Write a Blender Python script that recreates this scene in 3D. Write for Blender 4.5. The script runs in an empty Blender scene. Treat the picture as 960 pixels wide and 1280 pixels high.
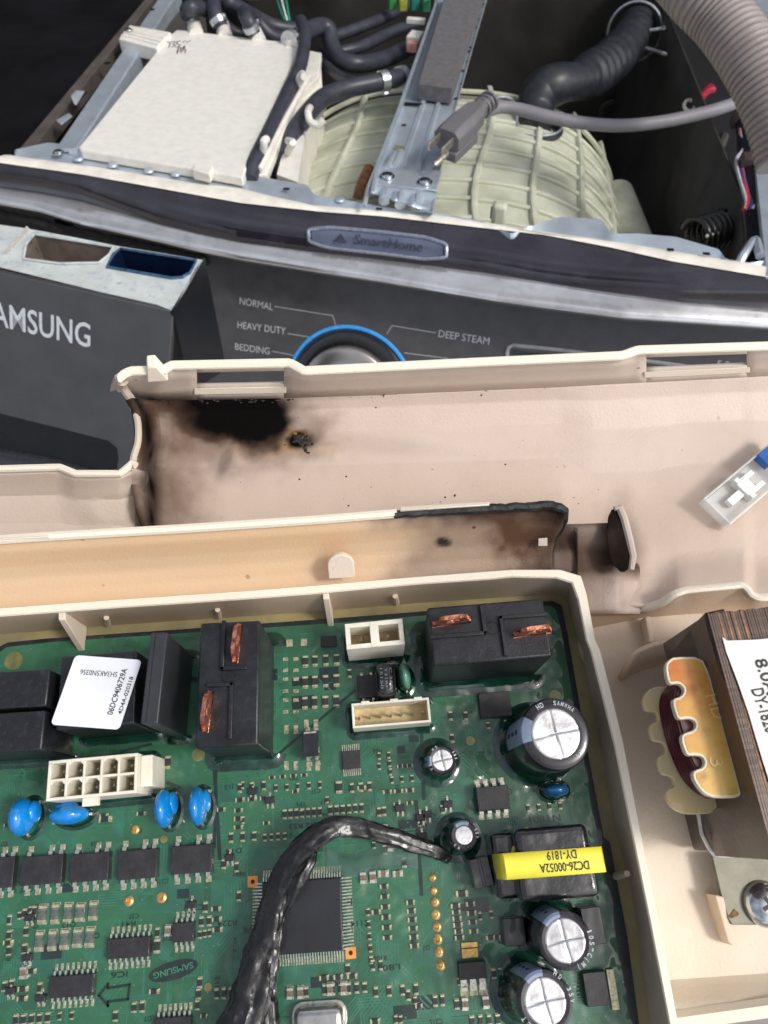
import bpy, bmesh, math, random
from mathutils import Vector, Matrix, noise
random.seed(7)
R = math.radians
S = 0.001                     # everything below is measured in millimetres
scene = bpy.context.scene
COL = scene.collection

# ------------------------------------------------------------------ camera
FPX = 961.0                   # focal length of the phone lens in photo pixels (960 wide)
TILT = R(22.6)                # camera leans this far from straight down
CAM = Vector((0, 0, 160))
FWD = Vector((0, math.sin(TILT), -math.cos(TILT)))
UP = Vector((0, math.cos(TILT), math.sin(TILT)))
RT = Vector((1, 0, 0))
cd = bpy.data.cameras.new('camera')
cam = bpy.data.objects.new('camera', cd)
COL.objects.link(cam)
cam.location = CAM * S
cam.rotation_euler = (TILT, 0, 0)
cd.sensor_fit = 'VERTICAL'
cd.sensor_height = 36.0
cd.lens = 36.0 * FPX / 1280.0
cd.clip_start = 0.01
cd.clip_end = 50
cd.dof.use_dof = True
cd.dof.focus_distance = 0.17
cd.dof.aperture_fstop = 48.0
scene.camera = cam

# ------------------------------------------------------------------ daylight
SUN_EL, SUN_AZ = R(54), R(104)      # high, from the right
w = bpy.data.worlds.new('World')
scene.world = w
w.use_nodes = True
nt = w.node_tree
bg = nt.nodes['Background']
sky = nt.nodes.new('ShaderNodeTexSky')
sky.sky_type = 'NISHITA'
sky.sun_disc = False
sky.sun_elevation = SUN_EL
sky.sun_rotation = SUN_AZ
sky.air_density = 1.0
sky.dust_density = 4.0
sky.ozone_density = 1.0
hs = nt.nodes.new('ShaderNodeHueSaturation')
hs.inputs['Saturation'].default_value = 0.38
tc = nt.nodes.new('ShaderNodeTexCoord')
cn = nt.nodes.new('ShaderNodeTexNoise')
cn.inputs['Scale'].default_value = 1.7
cn.inputs['Detail'].default_value = 6
cr = nt.nodes.new('ShaderNodeMapRange')
cr.inputs['From Min'].default_value = 0.35
cr.inputs['From Max'].default_value = 0.68
cr.inputs['To Min'].default_value = 0.45
cr.inputs['To Max'].default_value = 1.95
mx = nt.nodes.new('ShaderNodeVectorMath')
mx.operation = 'SCALE'
nt.links.new(tc.outputs['Generated'], cn.inputs['Vector'])
nt.links.new(cn.outputs['Fac'], cr.inputs['Value'])
nt.links.new(sky.outputs[0], hs.inputs['Color'])
nt.links.new(hs.outputs[0], mx.inputs[0])
nt.links.new(cr.outputs[0], mx.inputs['Scale'])
nt.links.new(mx.outputs[0], bg.inputs['Color'])
bg.inputs['Strength'].default_value = 0.13
sd = bpy.data.lights.new('sun', 'SUN')
sd.energy = 1.3
sd.angle = R(11)
sd.color = (1.0, 0.955, 0.90)
sun = bpy.data.objects.new('sun', sd)
COL.objects.link(sun)
sv = Vector((math.sin(SUN_AZ) * math.cos(SUN_EL), math.cos(SUN_AZ) * math.cos(SUN_EL), math.sin(SUN_EL)))
sun.rotation_euler = sv.to_track_quat('Z', 'Y').to_euler()
sun.location = (0.3, 0.5, 1.0)
scene.view_settings.view_transform = 'Standard'
scene.view_settings.look = 'None'
scene.view_settings.exposure = 0.38
scene.view_settings.gamma = 1.0
scene.render.engine = 'CYCLES'

# ------------------------------------------------------------------ geometry of the view: where a point of the photo lies on a plane
def ray(px, py):
    return FWD + RT * ((px - 480) / FPX) + UP * ((640 - py) / FPX)
def plane_hit(px, py, O, N):
    d = ray(px, py)
    return CAM + d * ((O - CAM).dot(N) / d.dot(N))
def P(px, py, z=0.0):
    d = ray(px, py)
    return CAM + d * ((z - CAM.z) / d.z)
# washer frame: the machine stands behind and below, turned a little to the right
TH = R(49)
_f = FWD * math.cos(TH) + UP * math.sin(TH)
WZ = -FWD * math.sin(TH) + UP * math.cos(TH)
WY = (_f + RT * 0.109).normalized()
WX = WY.cross(WZ).normalized()
WO = CAM + ray(450, 262) * 600.0
def Wp(px, py, h=0.0):
    return plane_hit(px, py, WO + WZ * h, WZ)
def Wd(px, py, depth):
    """point seen at that pixel, 'depth' mm in front of the camera"""
    return CAM + ray(px, py) * depth
def W(x, y, z):
    return WO + WX * x + WY * y + WZ * z
WF = Matrix((( WX.x, WY.x, WZ.x, WO.x*S), (WX.y, WY.y, WZ.y, WO.y*S), (WX.z, WY.z, WZ.z, WO.z*S), (0,0,0,1)))
def proj(p):
    """photo pixel at which a world point (mm) is seen"""
    d = Vector(p) - CAM; z = d.dot(FWD)
    return 480 + FPX*d.x/z, 640 - FPX*d.dot(UP)/z
def pl(pts, x):
    """value of a polyline [(x,y)...] at x"""
    if x <= pts[0][0]: return pts[0][1]
    for a, b in zip(pts, pts[1:]):
        if x <= b[0]:
            t = (x - a[0]) / (b[0] - a[0])
            return a[1] + (b[1] - a[1]) * t
    return pts[-1][1]
def sm(a, b, x):
    t = max(0.0, min(1.0, (x - a) / (b - a)))
    return t * t * (3 - 2 * t)
def catmull(pts, n=8):
    pts = [Vector(p) for p in pts]
    out = []
    q = [pts[0] * 2 - pts[1]] + pts + [pts[-1] * 2 - pts[-2]]
    for i in range(1, len(q) - 2):
        p0, p1, p2, p3 = q[i-1], q[i], q[i+1], q[i+2]
        for k in range(n):
            t = k / n
            out.append(0.5 * ((2*p1) + (p2-p0)*t + (2*p0-5*p1+4*p2-p3)*t*t + (3*p1-p0-3*p2+p3)*t**3))
    out.append(pts[-1])
    return out

# ------------------------------------------------------------------ materials
MATS = {}
def lin(c):
    return tuple((x/255/12.92 if x/255 <= .04045 else ((x/255+.055)/1.055)**2.4) for x in c)
def mat(name, rgb, rough=0.5, metal=0.0, var=0.12, vscale=300, bump=0.0, bscale=800, coat=0.0, spec=0.5,
        trans=0.0, sss=0.0, alpha=1.0, rvar=0.1, coatbump=0.0, tint=None, dirt=0.0, rgb2=None, stretch=None, ior=1.45):
    """rgb in display values 0..255; noise mottles the colour, roughness and relief"""
    if name in MATS: return MATS[name]
    m = bpy.data.materials.new(name)
    m.use_nodes = True
    t = m.node_tree
    b = t.nodes['Principled BSDF']
    co = t.nodes.new('ShaderNodeTexCoord')
    src = co.outputs['Object']
    if stretch:
        mp = t.nodes.new('ShaderNodeMapping')
        mp.inputs['Scale'].default_value = stretch
        t.links.new(src, mp.inputs['Vector'])
        src = mp.outputs[0]
    n = t.nodes.new('ShaderNodeTexNoise')
    n.inputs['Scale'].default_value = vscale
    n.inputs['Detail'].default_value = 5
    n.inputs['Roughness'].default_value = 0.6
    t.links.new(src, n.inputs['Vector'])
    c = lin(rgb)
    c2 = lin(rgb2) if rgb2 else tuple(x * (1 - var * 2.2) for x in c)
    c1 = c if rgb2 else tuple(min(1, x * (1 + var)) for x in c)
    r = t.nodes.new('ShaderNodeValToRGB')
    r.color_ramp.elements[0].position = 0.3
    r.color_ramp.elements[0].color = (*c2, 1)
    r.color_ramp.elements[1].position = 0.62
    r.color_ramp.elements[1].color = (*c1, 1)
    t.links.new(n.outputs['Fac'], r.inputs['Fac'])
    out = r.outputs[0]
    if dirt > 0:
        n2 = t.nodes.new('ShaderNodeTexNoise')
        n2.inputs['Scale'].default_value = vscale * 3.1
        n2.inputs['Detail'].default_value = 8
        t.links.new(src, n2.inputs['Vector'])
        mr = t.nodes.new('ShaderNodeMapRange')
        mr.inputs['From Min'].default_value = 0.56
        mr.inputs['From Max'].default_value = 0.75
        mr.inputs['To Max'].default_value = dirt
        t.links.new(n2.outputs['Fac'], mr.inputs['Value'])
        mixn = t.nodes.new('ShaderNodeMixRGB')
        mixn.inputs['Color2'].default_value = (*(lin(tint) if tint else (0.12, 0.09, 0.06)), 1)
        t.links.new(mr.outputs[0], mixn.inputs['Fac'])
        t.links.new(out, mixn.inputs['Color1'])
        out = mixn.outputs[0]
    t.links.new(out, b.inputs['Base Color'])
    rr = t.nodes.new('ShaderNodeMapRange')
    rr.inputs['To Min'].default_value = max(0.02, rough - rvar)
    rr.inputs['To Max'].default_value = min(1, rough + rvar)
    t.links.new(n.outputs['Fac'], rr.inputs['Value'])
    t.links.new(rr.outputs[0], b.inputs['Roughness'])
    b.inputs['Metallic'].default_value = metal
    b.inputs['IOR'].default_value = ior
    b.inputs['Specular IOR Level'].default_value = spec
    b.inputs['Coat Weight'].default_value = coat
    b.inputs['Coat Roughness'].default_value = 0.06
    b.inputs['Transmission Weight'].default_value = trans
    b.inputs['Alpha'].default_value = alpha
    if sss:
        b.inputs['Subsurface Weight'].default_value = sss
        b.inputs['Subsurface Scale'].default_value = 0.002
        b.inputs['Subsurface Radius'].default_value = (1, .8, .5)
    if bump:
        nb = t.nodes.new('ShaderNodeTexNoise')
        nb.inputs['Scale'].default_value = bscale
        nb.inputs['Detail'].default_value = 4
        t.links.new(src, nb.inputs['Vector'])
        bu = t.nodes.new('ShaderNodeBump')
        bu.inputs['Strength'].default_value = bump
        bu.inputs['Distance'].default_value = 0.0005
        t.links.new(nb.outputs['Fac'], bu.inputs['Height'])
        t.links.new(bu.outputs[0], b.inputs['Normal'])
    if coatbump:
        nb = t.nodes.new('ShaderNodeTexNoise')
        nb.inputs['Scale'].default_value = 130
        nb.inputs['Detail'].default_value = 2
        t.links.new(src, nb.inputs['Vector'])
        bu = t.nodes.new('ShaderNodeBump')
        bu.inputs['Strength'].default_value = coatbump
        bu.inputs['Distance'].default_value = 0.001
        t.links.new(nb.outputs['Fac'], bu.inputs['Height'])
        t.links.new(bu.outputs[0], b.inputs['Coat Normal'])
    MATS[name] = m
    return m

def housing_material():
    """moulded plastic, yellowed and sooted where the vertex attributes say so (stains of their own shape)"""
    m = bpy.data.materials.new('aged_housing_plastic')
    m.use_nodes = True
    t = m.node_tree
    b = t.nodes['Principled BSDF']
    co = t.nodes.new('ShaderNodeTexCoord')
    def attr(n):
        a = t.nodes.new('ShaderNodeAttribute'); a.attribute_name = n; return a.outputs['Fac']
    def noi(s, d=5, ro=.6):
        n = t.nodes.new('ShaderNodeTexNoise'); n.inputs['Scale'].default_value = s
        n.inputs['Detail'].default_value = d; n.inputs['Roughness'].default_value = ro
        t.links.new(co.outputs['Object'], n.inputs['Vector']); return n.outputs['Fac']
    def mth(op, a, bb, cl=False):
        n = t.nodes.new('ShaderNodeMath'); n.operation = op; n.use_clamp = cl
        for i, v in enumerate((a, bb)):
            if isinstance(v, (int, float)): n.inputs[i].default_value = v
            else: t.links.new(v, n.inputs[i])
        return n.outputs[0]
    def mixc(f, a, bb):
        n = t.nodes.new('ShaderNodeMixRGB')
        for i, v in ((0, f), (1, a), (2, bb)):
            if isinstance(v, tuple): n.inputs[i].default_value = (*lin(v), 1)
            elif isinstance(v, (int, float)): n.inputs[i].default_value = v
            else: t.links.new(v, n.inputs[i])
        return n.outputs[0]
    blot = noi(45, 6)
    base = mixc(mth('MULTIPLY', blot, 0.9), (209, 194, 184), (191, 175, 165))
    # handling grime and scuffs
    mpg = t.nodes.new('ShaderNodeMapping'); mpg.inputs['Scale'].default_value = (70, 90, 80); mpg.inputs['Rotation'].default_value = (0, 0, .3)
    t.links.new(co.outputs['Object'], mpg.inputs['Vector'])
    ng = t.nodes.new('ShaderNodeTexNoise'); ng.inputs['Scale'].default_value = 1.0; ng.inputs['Detail'].default_value = 9; ng.inputs['Roughness'].default_value = .7
    t.links.new(mpg.outputs[0], ng.inputs['Vector'])
    gr = mth('MULTIPLY', mth('SUBTRACT', ng.outputs['Fac'], .5, True), .55, True)
    base = mixc(gr, base, (150, 128, 108))
    ye = mth('ADD', attr('yellow'), mth('MULTIPLY', mth('SUBTRACT', blot, .5), mth('MULTIPLY', attr('yellow'), 0.6)), True)
    c = mixc(ye, base, (214, 176, 128))
    c = mixc(attr('cream'), c, (238, 228, 208))
    br = attr('brown')
    nb = noi(95, 4, .55)
    brn = mth('MULTIPLY', br, mth('ADD', mth('MULTIPLY', nb, 0.9), 0.55), True)
    c = mixc(brn, c, (92, 66, 48))
    so = mth('MULTIPLY', attr('soot'), mth('ADD', mth('MULTIPLY', nb, 0.4), 0.88), True)
    c = mixc(so, c, (9, 7, 7))
    # small splashes and specks
    v = t.nodes.new('ShaderNodeTexVoronoi'); v.inputs['Scale'].default_value = 120
    t.links.new(co.outputs['Object'], v.inputs['Vector'])
    sz = mth('MULTIPLY', noi(60, 2), 0.15)
    sp = mth('LESS_THAN', v.outputs['Distance'], mth('SUBTRACT', sz, 0.03))
    sp = mth('MULTIPLY', sp, mth('ADD', attr('specks'), 0.08), True)
    c = mixc(sp, c, (48, 32, 22))
    t.links.new(c, b.inputs['Base Color'])
    t.links.new(mth('ADD', mth('ADD', mth('MULTIPLY', nb, 0.25), 0.34), mth('MULTIPLY', so, 0.45), True), b.inputs['Roughness'])
    t.links.new(mth('SUBTRACT', 0.5, mth('MULTIPLY', so, 0.42)), b.inputs['Specular IOR Level'])
    scr = noi(14, 8, .75)
    b.inputs['Subsurface Weight'].default_value = 0.06
    b.inputs['Subsurface Scale'].default_value = 0.002
    bu = t.nodes.new('ShaderNodeBump'); bu.inputs['Strength'].default_value = 0.3
    bu.inputs['Distance'].default_value = 0.0004
    t.links.new(noi(1500, 5), bu.inputs['Height'])
    t.links.new(bu.outputs[0], b.inputs['Normal'])
    return m
HOUSE = housing_material()

# ------------------------------------------------------------------ mesh collecting
FR = {}
def xf(loc=(0,0,0), z=0.0):
    return Matrix.Translation(Vector(loc) * S) @ Matrix.Rotation(z, 4, 'Z')
def frame(o, x, n):
    """frame with origin o (mm), x axis along x, z axis along n"""
    n = n.normalized(); x = (x - n * x.dot(n)).normalized(); y = n.cross(x)
    return Matrix(((x.x, y.x, n.x, o.x*S), (x.y, y.y, n.y, o.y*S), (x.z, y.z, n.z, o.z*S), (0,0,0,1)))
class MB:
    def __init__(s): s.v = []; s.f = []; s.a = {}
    def add(s, vs, fs, attrs=None):
        o = len(s.v)
        s.v += [Vector(x) for x in vs]
        s.f += [tuple(i + o for i in f) for f in fs]
        if attrs:
            for k, vals in attrs.items():
                s.a.setdefault(k, {})
                for i, q in enumerate(vals): s.a[k][o + i] = q
        return s
    def box(s, c, d, rz=0.0, taper=1.0):
        cx, cy, cz = c; w, l, h = d[0]/2, d[1]/2, d[2]/2
        vs = []
        for k in (-1, 1):
            q = taper if k > 0 else 1
            for (i, j) in ((-1,-1),(1,-1),(1,1),(-1,1)):
                x, y = i*w*q, j*l*q
                vs.append((cx + x*math.cos(rz) - y*math.sin(rz), cy + x*math.sin(rz) + y*math.cos(rz), cz + k*h))
        return s.add(vs, [(3,2,1,0),(4,5,6,7),(0,1,5,4),(1,2,6,5),(2,3,7,6),(3,0,4,7)])
    def prism(s, poly, vec):
        """solid between polygon (3-D points, anticlockwise seen from above) and the same moved by vec"""
        a = [Vector(p) for p in poly]; n = len(a); vec = Vector(vec)
        fs = [tuple(range(n)), tuple(range(2*n-1, n-1, -1))]
        fs += [(i, n+i, n+(i+1) % n, (i+1) % n) for i in range(n)]
        return s.add(a + [p + vec for p in a], fs)
    def tube(s, path, r, n=12, cap=True, flat=1.0, upv=None, closed=False):
        path = [Vector(p) for p in path]; m = len(path)
        rs = r if isinstance(r, (list, tuple)) else [r]*m
        vs = []; nrm = None
        for i, p in enumerate(path):
            a = path[(i-1) % m] if (i > 0 or closed) else path[i]
            b = path[(i+1) % m] if (i < m-1 or closed) else path[i]
            t = (b - a).normalized()
            if upv is not None: nrm = (Vector(upv) - t*Vector(upv).dot(t)).normalized()
            elif nrm is None:
                q = Vector((0,0,1)) if abs(t.z) < .9 else Vector((1,0,0))
                nrm = (q - t*q.dot(t)).normalized()
            else: nrm = (nrm - t*nrm.dot(t)).normalized()
            bi = t.cross(nrm)
            for k in range(n):
                an = 2*math.pi*k/n
                vs.append(p + bi*(math.cos(an)*rs[i]) + nrm*(math.sin(an)*rs[i]*flat))
        fs = []
        for i in range(m if closed else m-1):
            j = (i+1) % m
            for k in range(n):
                fs.append((i*n+k, i*n+(k+1) % n, j*n+(k+1) % n, j*n+k))
        if cap and not closed:
            fs += [tuple(range(n-1, -1, -1)), tuple(range((m-1)*n, m*n))]
        return s.add(vs, fs)
    def lathe(s, prof, n=32, c=(0,0,0)):
        """prof: (radius, z) list from bottom to top"""
        vs = []; fs = []
        for (r, z) in prof:
            for k in range(n):
                an = 2*math.pi*k/n
                vs.append((c[0]+r*math.cos(an), c[1]+r*math.sin(an), c[2]+z))
        for i in range(len(prof)-1):
            for k in range(n):
                fs.append((i*n+k, i*n+(k+1) % n, (i+1)*n+(k+1) % n, (i+1)*n+k))
        fs += [tuple(range(n-1, -1, -1)), tuple(range((len(prof)-1)*n, len(prof)*n))]
        return s.add(vs, fs)
    def ball(s, c, d, n=20, m=12):
        prof = [(max(1e-3, math.cos(-math.pi/2 + math.pi*i/m)), math.sin(-math.pi/2 + math.pi*i/m)) for i in range(m+1)]
        o = len(s.v)
        s.lathe(prof, n)
        for i in range(o, len(s.v)):
            v = s.v[i]; s.v[i] = Vector((c[0]+v.x*d[0]/2, c[1]+v.y*d[1]/2, c[2]+v.z*d[2]/2))
        return s
    def grid(s, rows, attrs=None):
        nr, ncol = len(rows), len(rows[0])
        vs = [p for r in rows for p in r]
        fs = [(i*ncol+j, i*ncol+j+1, (i+1)*ncol+j+1, (i+1)*ncol+j) for i in range(nr-1) for j in range(ncol-1)]
        return s.add(vs, fs, attrs)
    def build(s, name, m, parent=None, F=None, local=False, smooth=35, bevel=0, seg=2, solid=0, soff=-1, label=None, kind=None, attrs=None):
        """links ONE mesh object; F its frame; vertices are world mm unless local"""
        if F is None: F = FR[parent] if parent else Matrix.Identity(4)
        Fi = Matrix.Identity(4) if local else F.inverted()
        me = bpy.data.meshes.new(name)
        me.from_pydata([(Fi @ (v * S)) for v in s.v], [], s.f)
        me.validate()
        A = dict(attrs or {})
        if m is HOUSE:
            for k in ('yellow', 'cream', 'brown', 'soot', 'specks'):
                vals = s.a.get(k)
                cst = A.get(k, 0.0)
                at = me.attributes.new(k, 'FLOAT', 'POINT')
                at.data.foreach_set('value', [float(vals.get(i, 0)) if vals else (cst if not callable(cst) else 0.0) for i in range(len(s.v))])
        me.materials.append(m)
        if smooth:
            me.polygons.foreach_set('use_smooth', [True]*len(me.polygons))
            me.set_sharp_from_angle(angle=R(smooth))
        o = bpy.data.objects.new(name, me)
        COL.objects.link(o)
        place(o, parent, F)
        if solid:
            q = o.modifiers.new('thickness', 'SOLIDIFY'); q.thickness = solid*S; q.offset = soff
        if bevel:
            q = o.modifiers.new('rounded_edges', 'BEVEL'); q.width = bevel*S; q.segments = seg
            q.limit_method = 'ANGLE'; q.angle_limit = R(40)
        if label: o['label'] = label
        if kind: o['kind'] = kind
        return o
def place(o, parent, F):
    FR[o] = F.copy()
    if parent:
        o.parent = parent
        o.matrix_local = FR[parent].inverted() @ F
    else:
        o.matrix_world = F
def thing(name, label, cat, F, group=None):
    o = bpy.data.objects.new(name, None)
    o.empty_display_size = 0.005
    COL.objects.link(o)
    place(o, None, F)
    return tag(o, label, cat, group)
def tag(o, label, cat, group=None):
    o['label'] = label; o['category'] = cat
    if group: o['group'] = group
    return o
def clone(o, parent, F, label=None):
    """copy of a part with copies of its sub-parts; meshes shared"""
    c = o.copy(); COL.objects.link(c); place(c, parent, F)
    if label: c['label'] = label
    for ch in o.children:
        d = ch.copy(); COL.objects.link(d)
        d.parent = c; d.matrix_local = ch.matrix_local.copy(); FR[d] = F @ ch.matrix_local
    return c
def text(s, F, width, m, parent, name='lettering', thick=0.03, lift=0.05, bold=0.0, height=None, center=False, italic=0):
    """flat lettering of the given width in mm; F origin = left end of the baseline"""
    cu = bpy.data.curves.new('lettering', 'FONT'); cu.body = s; cu.size = 1.0
    cu.extrude = 0.0; cu.offset = bold; cu.resolution_u = 3; cu.shear = italic
    tmp = bpy.data.objects.new('tmp', cu); COL.objects.link(tmp)
    dg = bpy.context.evaluated_depsgraph_get()
    me = bpy.data.meshes.new_from_object(tmp.evaluated_get(dg))
    bpy.data.objects.remove(tmp); 
    me.name = name
    xs = [v.co.x for v in me.vertices]; ys = [v.co.y for v in me.vertices]
    x0, x1, y1 = min(xs), max(xs), max(ys)
    k = width * S / (x1 - x0); ky = k if height is None else height * S / y1
    for v in me.vertices:
        v.co.x = (v.co.x - x0 - ((x1-x0)/2 if center else 0)) * k; v.co.y *= ky; v.co.z = lift * S
    me.materials.clear(); me.materials.append(m)
    o = bpy.data.objects.new(name, me); COL.objects.link(o)
    place(o, parent, F)
    return o
def rect(c4, h):
    """four photo corners (TL,TR,BR,BL) of a top face at height h -> centre x,y, width, depth, turn"""
    a, b, c, d = [P(x, y, h) for x, y in c4]
    cen = (a+b+c+d)/4
    wv = ((b-a)+(c-d))/2; dv = ((a-d)+(b-c))/2
    return cen.x, cen.y, wv.length, dv.length, math.atan2(wv.y, wv.x)
# ================================================================== HOUSING (cream moulded plastic shell)
HF = xf((0, 0, 0))
housing = thing('control_box_housing', 'scorched cream plastic control box housing lying open, its long panel blackened and burnt through', 'plastic housing', HF)
def nz(x, y, f, k=0): return noise.noise(Vector((x*f, y*f, k*7.3)))
def fbm(x, y, f, k=0): return nz(x,y,f,k)*.6 + nz(x,y,f*2.1,k+1)*.3 + nz(x,y,f*4.3,k+2)*.2
def blob(x, y, cx, cy, rx, ry, soft, rough=.25, ang=0, k=0):
    dx, dy = x-cx, y-cy
    ca, sa = math.cos(ang), math.sin(ang)
    u, v = (dx*ca+dy*sa)/rx, (-dx*sa+dy*ca)/ry
    d = math.sqrt(u*u+v*v) + fbm(x, y, 0.035, k)*rough
    return 1 - sm(1-soft, 1+soft, d)
# --- long back panel (curved sheet): stations from the compartment rim up to the slotted flange
rim_in = [(150,489),(165,497),(200,501),(240,500),(350,498),(470,494),(700,484),(960,470),(1060,465)]
left_e = [(484,152),(497,165),(510,172),(530,176),(550,177),(570,172),(585,168),(600,172),(630,178),(665,184),(790,190)]
def panel_soot(x, y):
    low = pl([(160,620),(178,600),(190,545),(200,520),(230,536),(270,553),(320,563),(345,560),(362,545)], x)
    a = (1 - sm(low-20, low+18, y + fbm(x,y,.04)*13)) * (1 - sm(346, 386, x + (y-520)*.25*-1 + fbm(x,y,.05,3)*10)) if x > 186 else 0.0
    a = a**1.2
    if x > 186: a *= sm(180, 262, x + (y-500)*.5*-1 + fbm(x,y,.04,4)*18)*.6 + .4
    hook = blob(x, y, 282, 575, 7, 24, .5, .2, .35, 2) * .35
    b = blob(x, y, 376, 551, 15, 11, .7, 1.1, 0, 5)
    c = max(0, 1 - abs(x - pl([(490,164),(520,182),(560,188),(620,190),(680,190)], y)) / (19 + 5*fbm(x,y,.05,6))) * .95
    top = (1 - sm(0, 8, y - pl(rim_in, x) + 1)) * (1 - sm(150, 560, x)) * .8
    return min(1, max(a, b, hook, c, top))
def panel_brown(x, y):
    a = (1 - sm(200, 290, x + fbm(x,y,.03)*26)) * .8
    b = blob(x, y, 285, 535, 120, 52, .5, .5, 0, 1) * .6
    c = blob(x, y, 378, 550, 40, 26, .6, .8, 0, 7) * .55
    d = blob(x, y, 640, 655, 190, 30, .8, .3, 0, 8) * .2
    e = blob(x, y, 775, 690, 26, 60, .6, .3, 0, 9) * .55
    lw_ = pl([(160,620),(178,600),(190,545),(200,520),(230,536),(270,553),(320,563),(345,560),(362,545)], x)
    a = max(a, .95*(1 - sm(lw_-12, lw_+34, y + fbm(x,y,.04)*14))*(1 - sm(340, 392, x + fbm(x,y,.05,3)*14)))
    wisps = blob(x, y, 470, 556, 90, 9, .9, .6, .1, 11)*.14 + blob(x, y, 250, 560, 30, 34, .3, .2, .4, 12)*.12
    return min(1, max(a, b, c, d, e) + wisps)
def panel_yellow(x, y):
    return min(1, blob(x, y, 362, 549, 22, 15, .4, .7, 0, 5)*1.0 + .10 + blob(x, y, 345, 560, 60, 14, .8, .5)*.3 + .12*sm(560, 640, y))
b = MB(); rows = []; at = {k: [] for k in ('yellow','cream','brown','soot','specks')}
xs = [0, .004, .01, .018, .028] + [0.04 + .96*(i/220) for i in range(221)]
NR = 120
for j in range(NR+1):
    v = j/NR; row = []
    for u in xs:
        x0 = 168 + (1060-168)*u
        yb = pl([(168,712),(700,706),(738,756),(800,757),(815,757),(828,752),(842,744),(856,740),(928,733),(941,747),(1060,741)], x0)
        yt = pl(rim_in, x0)
        y = yb + (yt-yb)*v
        le = pl(left_e, y)
        x = le + (1060-le)*u
        z = pl([(0, 5), (.12, 3.5), (.5, 0), (.6, -.6), (.8, .6), (.93, 3.0), (1.0, 5.5)], v)
        z += 5*sm(800,850,x0)*(1-sm(0,.2,v))
        near = max(0, 1 - (x-le)/34.0)
        z += 11*near**2.0*sm(0.1,.45,v)*(1 - .25*v)
        z += fbm(x, y, .006)*.25
        row.append(P(x, y, z))
        at['yellow'].append(panel_yellow(x,y)); at['cream'].append(.0)
        at['brown'].append(panel_brown(x,y)); at['soot'].append(panel_soot(x,y))
        at['specks'].append(.35 if x < 560 else .12)
    rows.append(row)
b.grid(rows, at)
b.build('back_panel', HOUSE, housing, solid=1.6, soff=-1)
# --- flange with two slots along the panel's upper edge
f_top = [(150,468),(156,462),(165,459),(205,458),(213,452),(362,449),(380,459),(600,448),(778,440),(797,433),(960,428),(1060,423)]
f_in  = [(150,489),(165,497),(200,501),(240,500),(350,498),(470,494),(700,484),(960,470),(1060,465)]
ZT, ZI = 17.0, 5.5
def fl_pt(x, t):       # t 0 inner line .. 1 top edge
    yi, yt = pl(f_in, x), pl(f_top, x) + 9
    tt = t
    y = yi + (yt-yi)*tt
    return P(x, y, ZI + (ZT-ZI)*pl([(0,0),(.3,.22),(1,1)], t))
slots = [(246, 355, .44, .86), (808, 934, .44, .86)]
def strip(x0, x1, t0, t1, n):
    rows = []
    for j in range(4):
        t = t0 + (t1-t0)*j/3
        rows.append([fl_pt(x0+(x1-x0)*i/n, t) for i in range(n+1)])
    a = {'yellow': [.05]*((n+1)*4), 'cream': [.3]*((n+1)*4), 'brown': [], 'soot': [], 'specks': [.5]*((n+1)*4)}
    for j in range(4):
        for i in range(n+1):
            x = x0+(x1-x0)*i/n; t = t0+(t1-t0)*j/3
            a['brown'].append(.3*(1-sm(150,700,x))*(1-t)+.06); a['soot'].append((1-sm(0,.12,t))*(1-sm(200,520,x))*.7)
    return rows, a
b = MB()
for (x0, x1, t0, t1) in [(150,246,0,1),(355,808,0,1),(934,1060,0,1),(246,355,0,.44),(246,355,.86,1),(808,934,0,.44),(808,934,.86,1)]:
    r_, a_ = strip(x0, x1, t0, t1, max(6, int((x1-x0)/12))); b.grid(r_, a_)
b.build('slotted_flange', HOUSE, housing, solid=.8, soff=-1)
# bright top edge of the flange (a thick rolled edge) and the slot lips
b = MB()
xs_ = list(range(150, 1061, 5))
top_pts = [P(x, pl(f_top, x) + 4.5, ZT+.6) for x in xs_]
b.tube([P(149,486,8), P(148,478,13)] + top_pts, [.9]*2+[1.05]*len(top_pts), n=10, flat=.6, upv=(0,-.3,1))
b.build('flange_edge', HOUSE, housing, attrs={'cream': .9, 'specks': 0.1, 'brown': .02})
for (x0, x1, t0, t1) in slots:
    b = MB()
    q = [fl_pt(x0-3, t0-.07), fl_pt(x1+3, t0-.07), fl_pt(x1+3, t0-.27), fl_pt(x0-3, t0-.27)]
    up = Vector((0,-.35,.35)).normalized()*.4
    b.prism([q[3]+up*.8, q[2]+up*.8, q[1]+up*.8, q[0]+up*.8], -up*.9)
    b.build('slot_lip', HOUSE, housing, attrs={'cream': .9, 'specks': .3}, bevel=.2)
b = MB()   # small upright fin on the flange's left end
b.prism([P(183,463,17), P(210,461,17), P(194,443,21.5), P(183,444,21.5)], Vector((0, -2.2, -1.5)))
b.build('corner_fin', HOUSE, housing, attrs={'cream': .8}, bevel=.25)
b = MB()
b.tube([P(152,474,15), P(146,480,12), P(139,488,10)], [1.6,1.2,.3], n=8)
b.tube(catmull([P(152,470,16), P(154,484,11), P(164,499,9), P(171,512,9.5)], 5), 1.0, n=8)
b.build('melted_corner', HOUSE, housing, attrs={'cream': .3, 'brown': .35})
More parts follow.
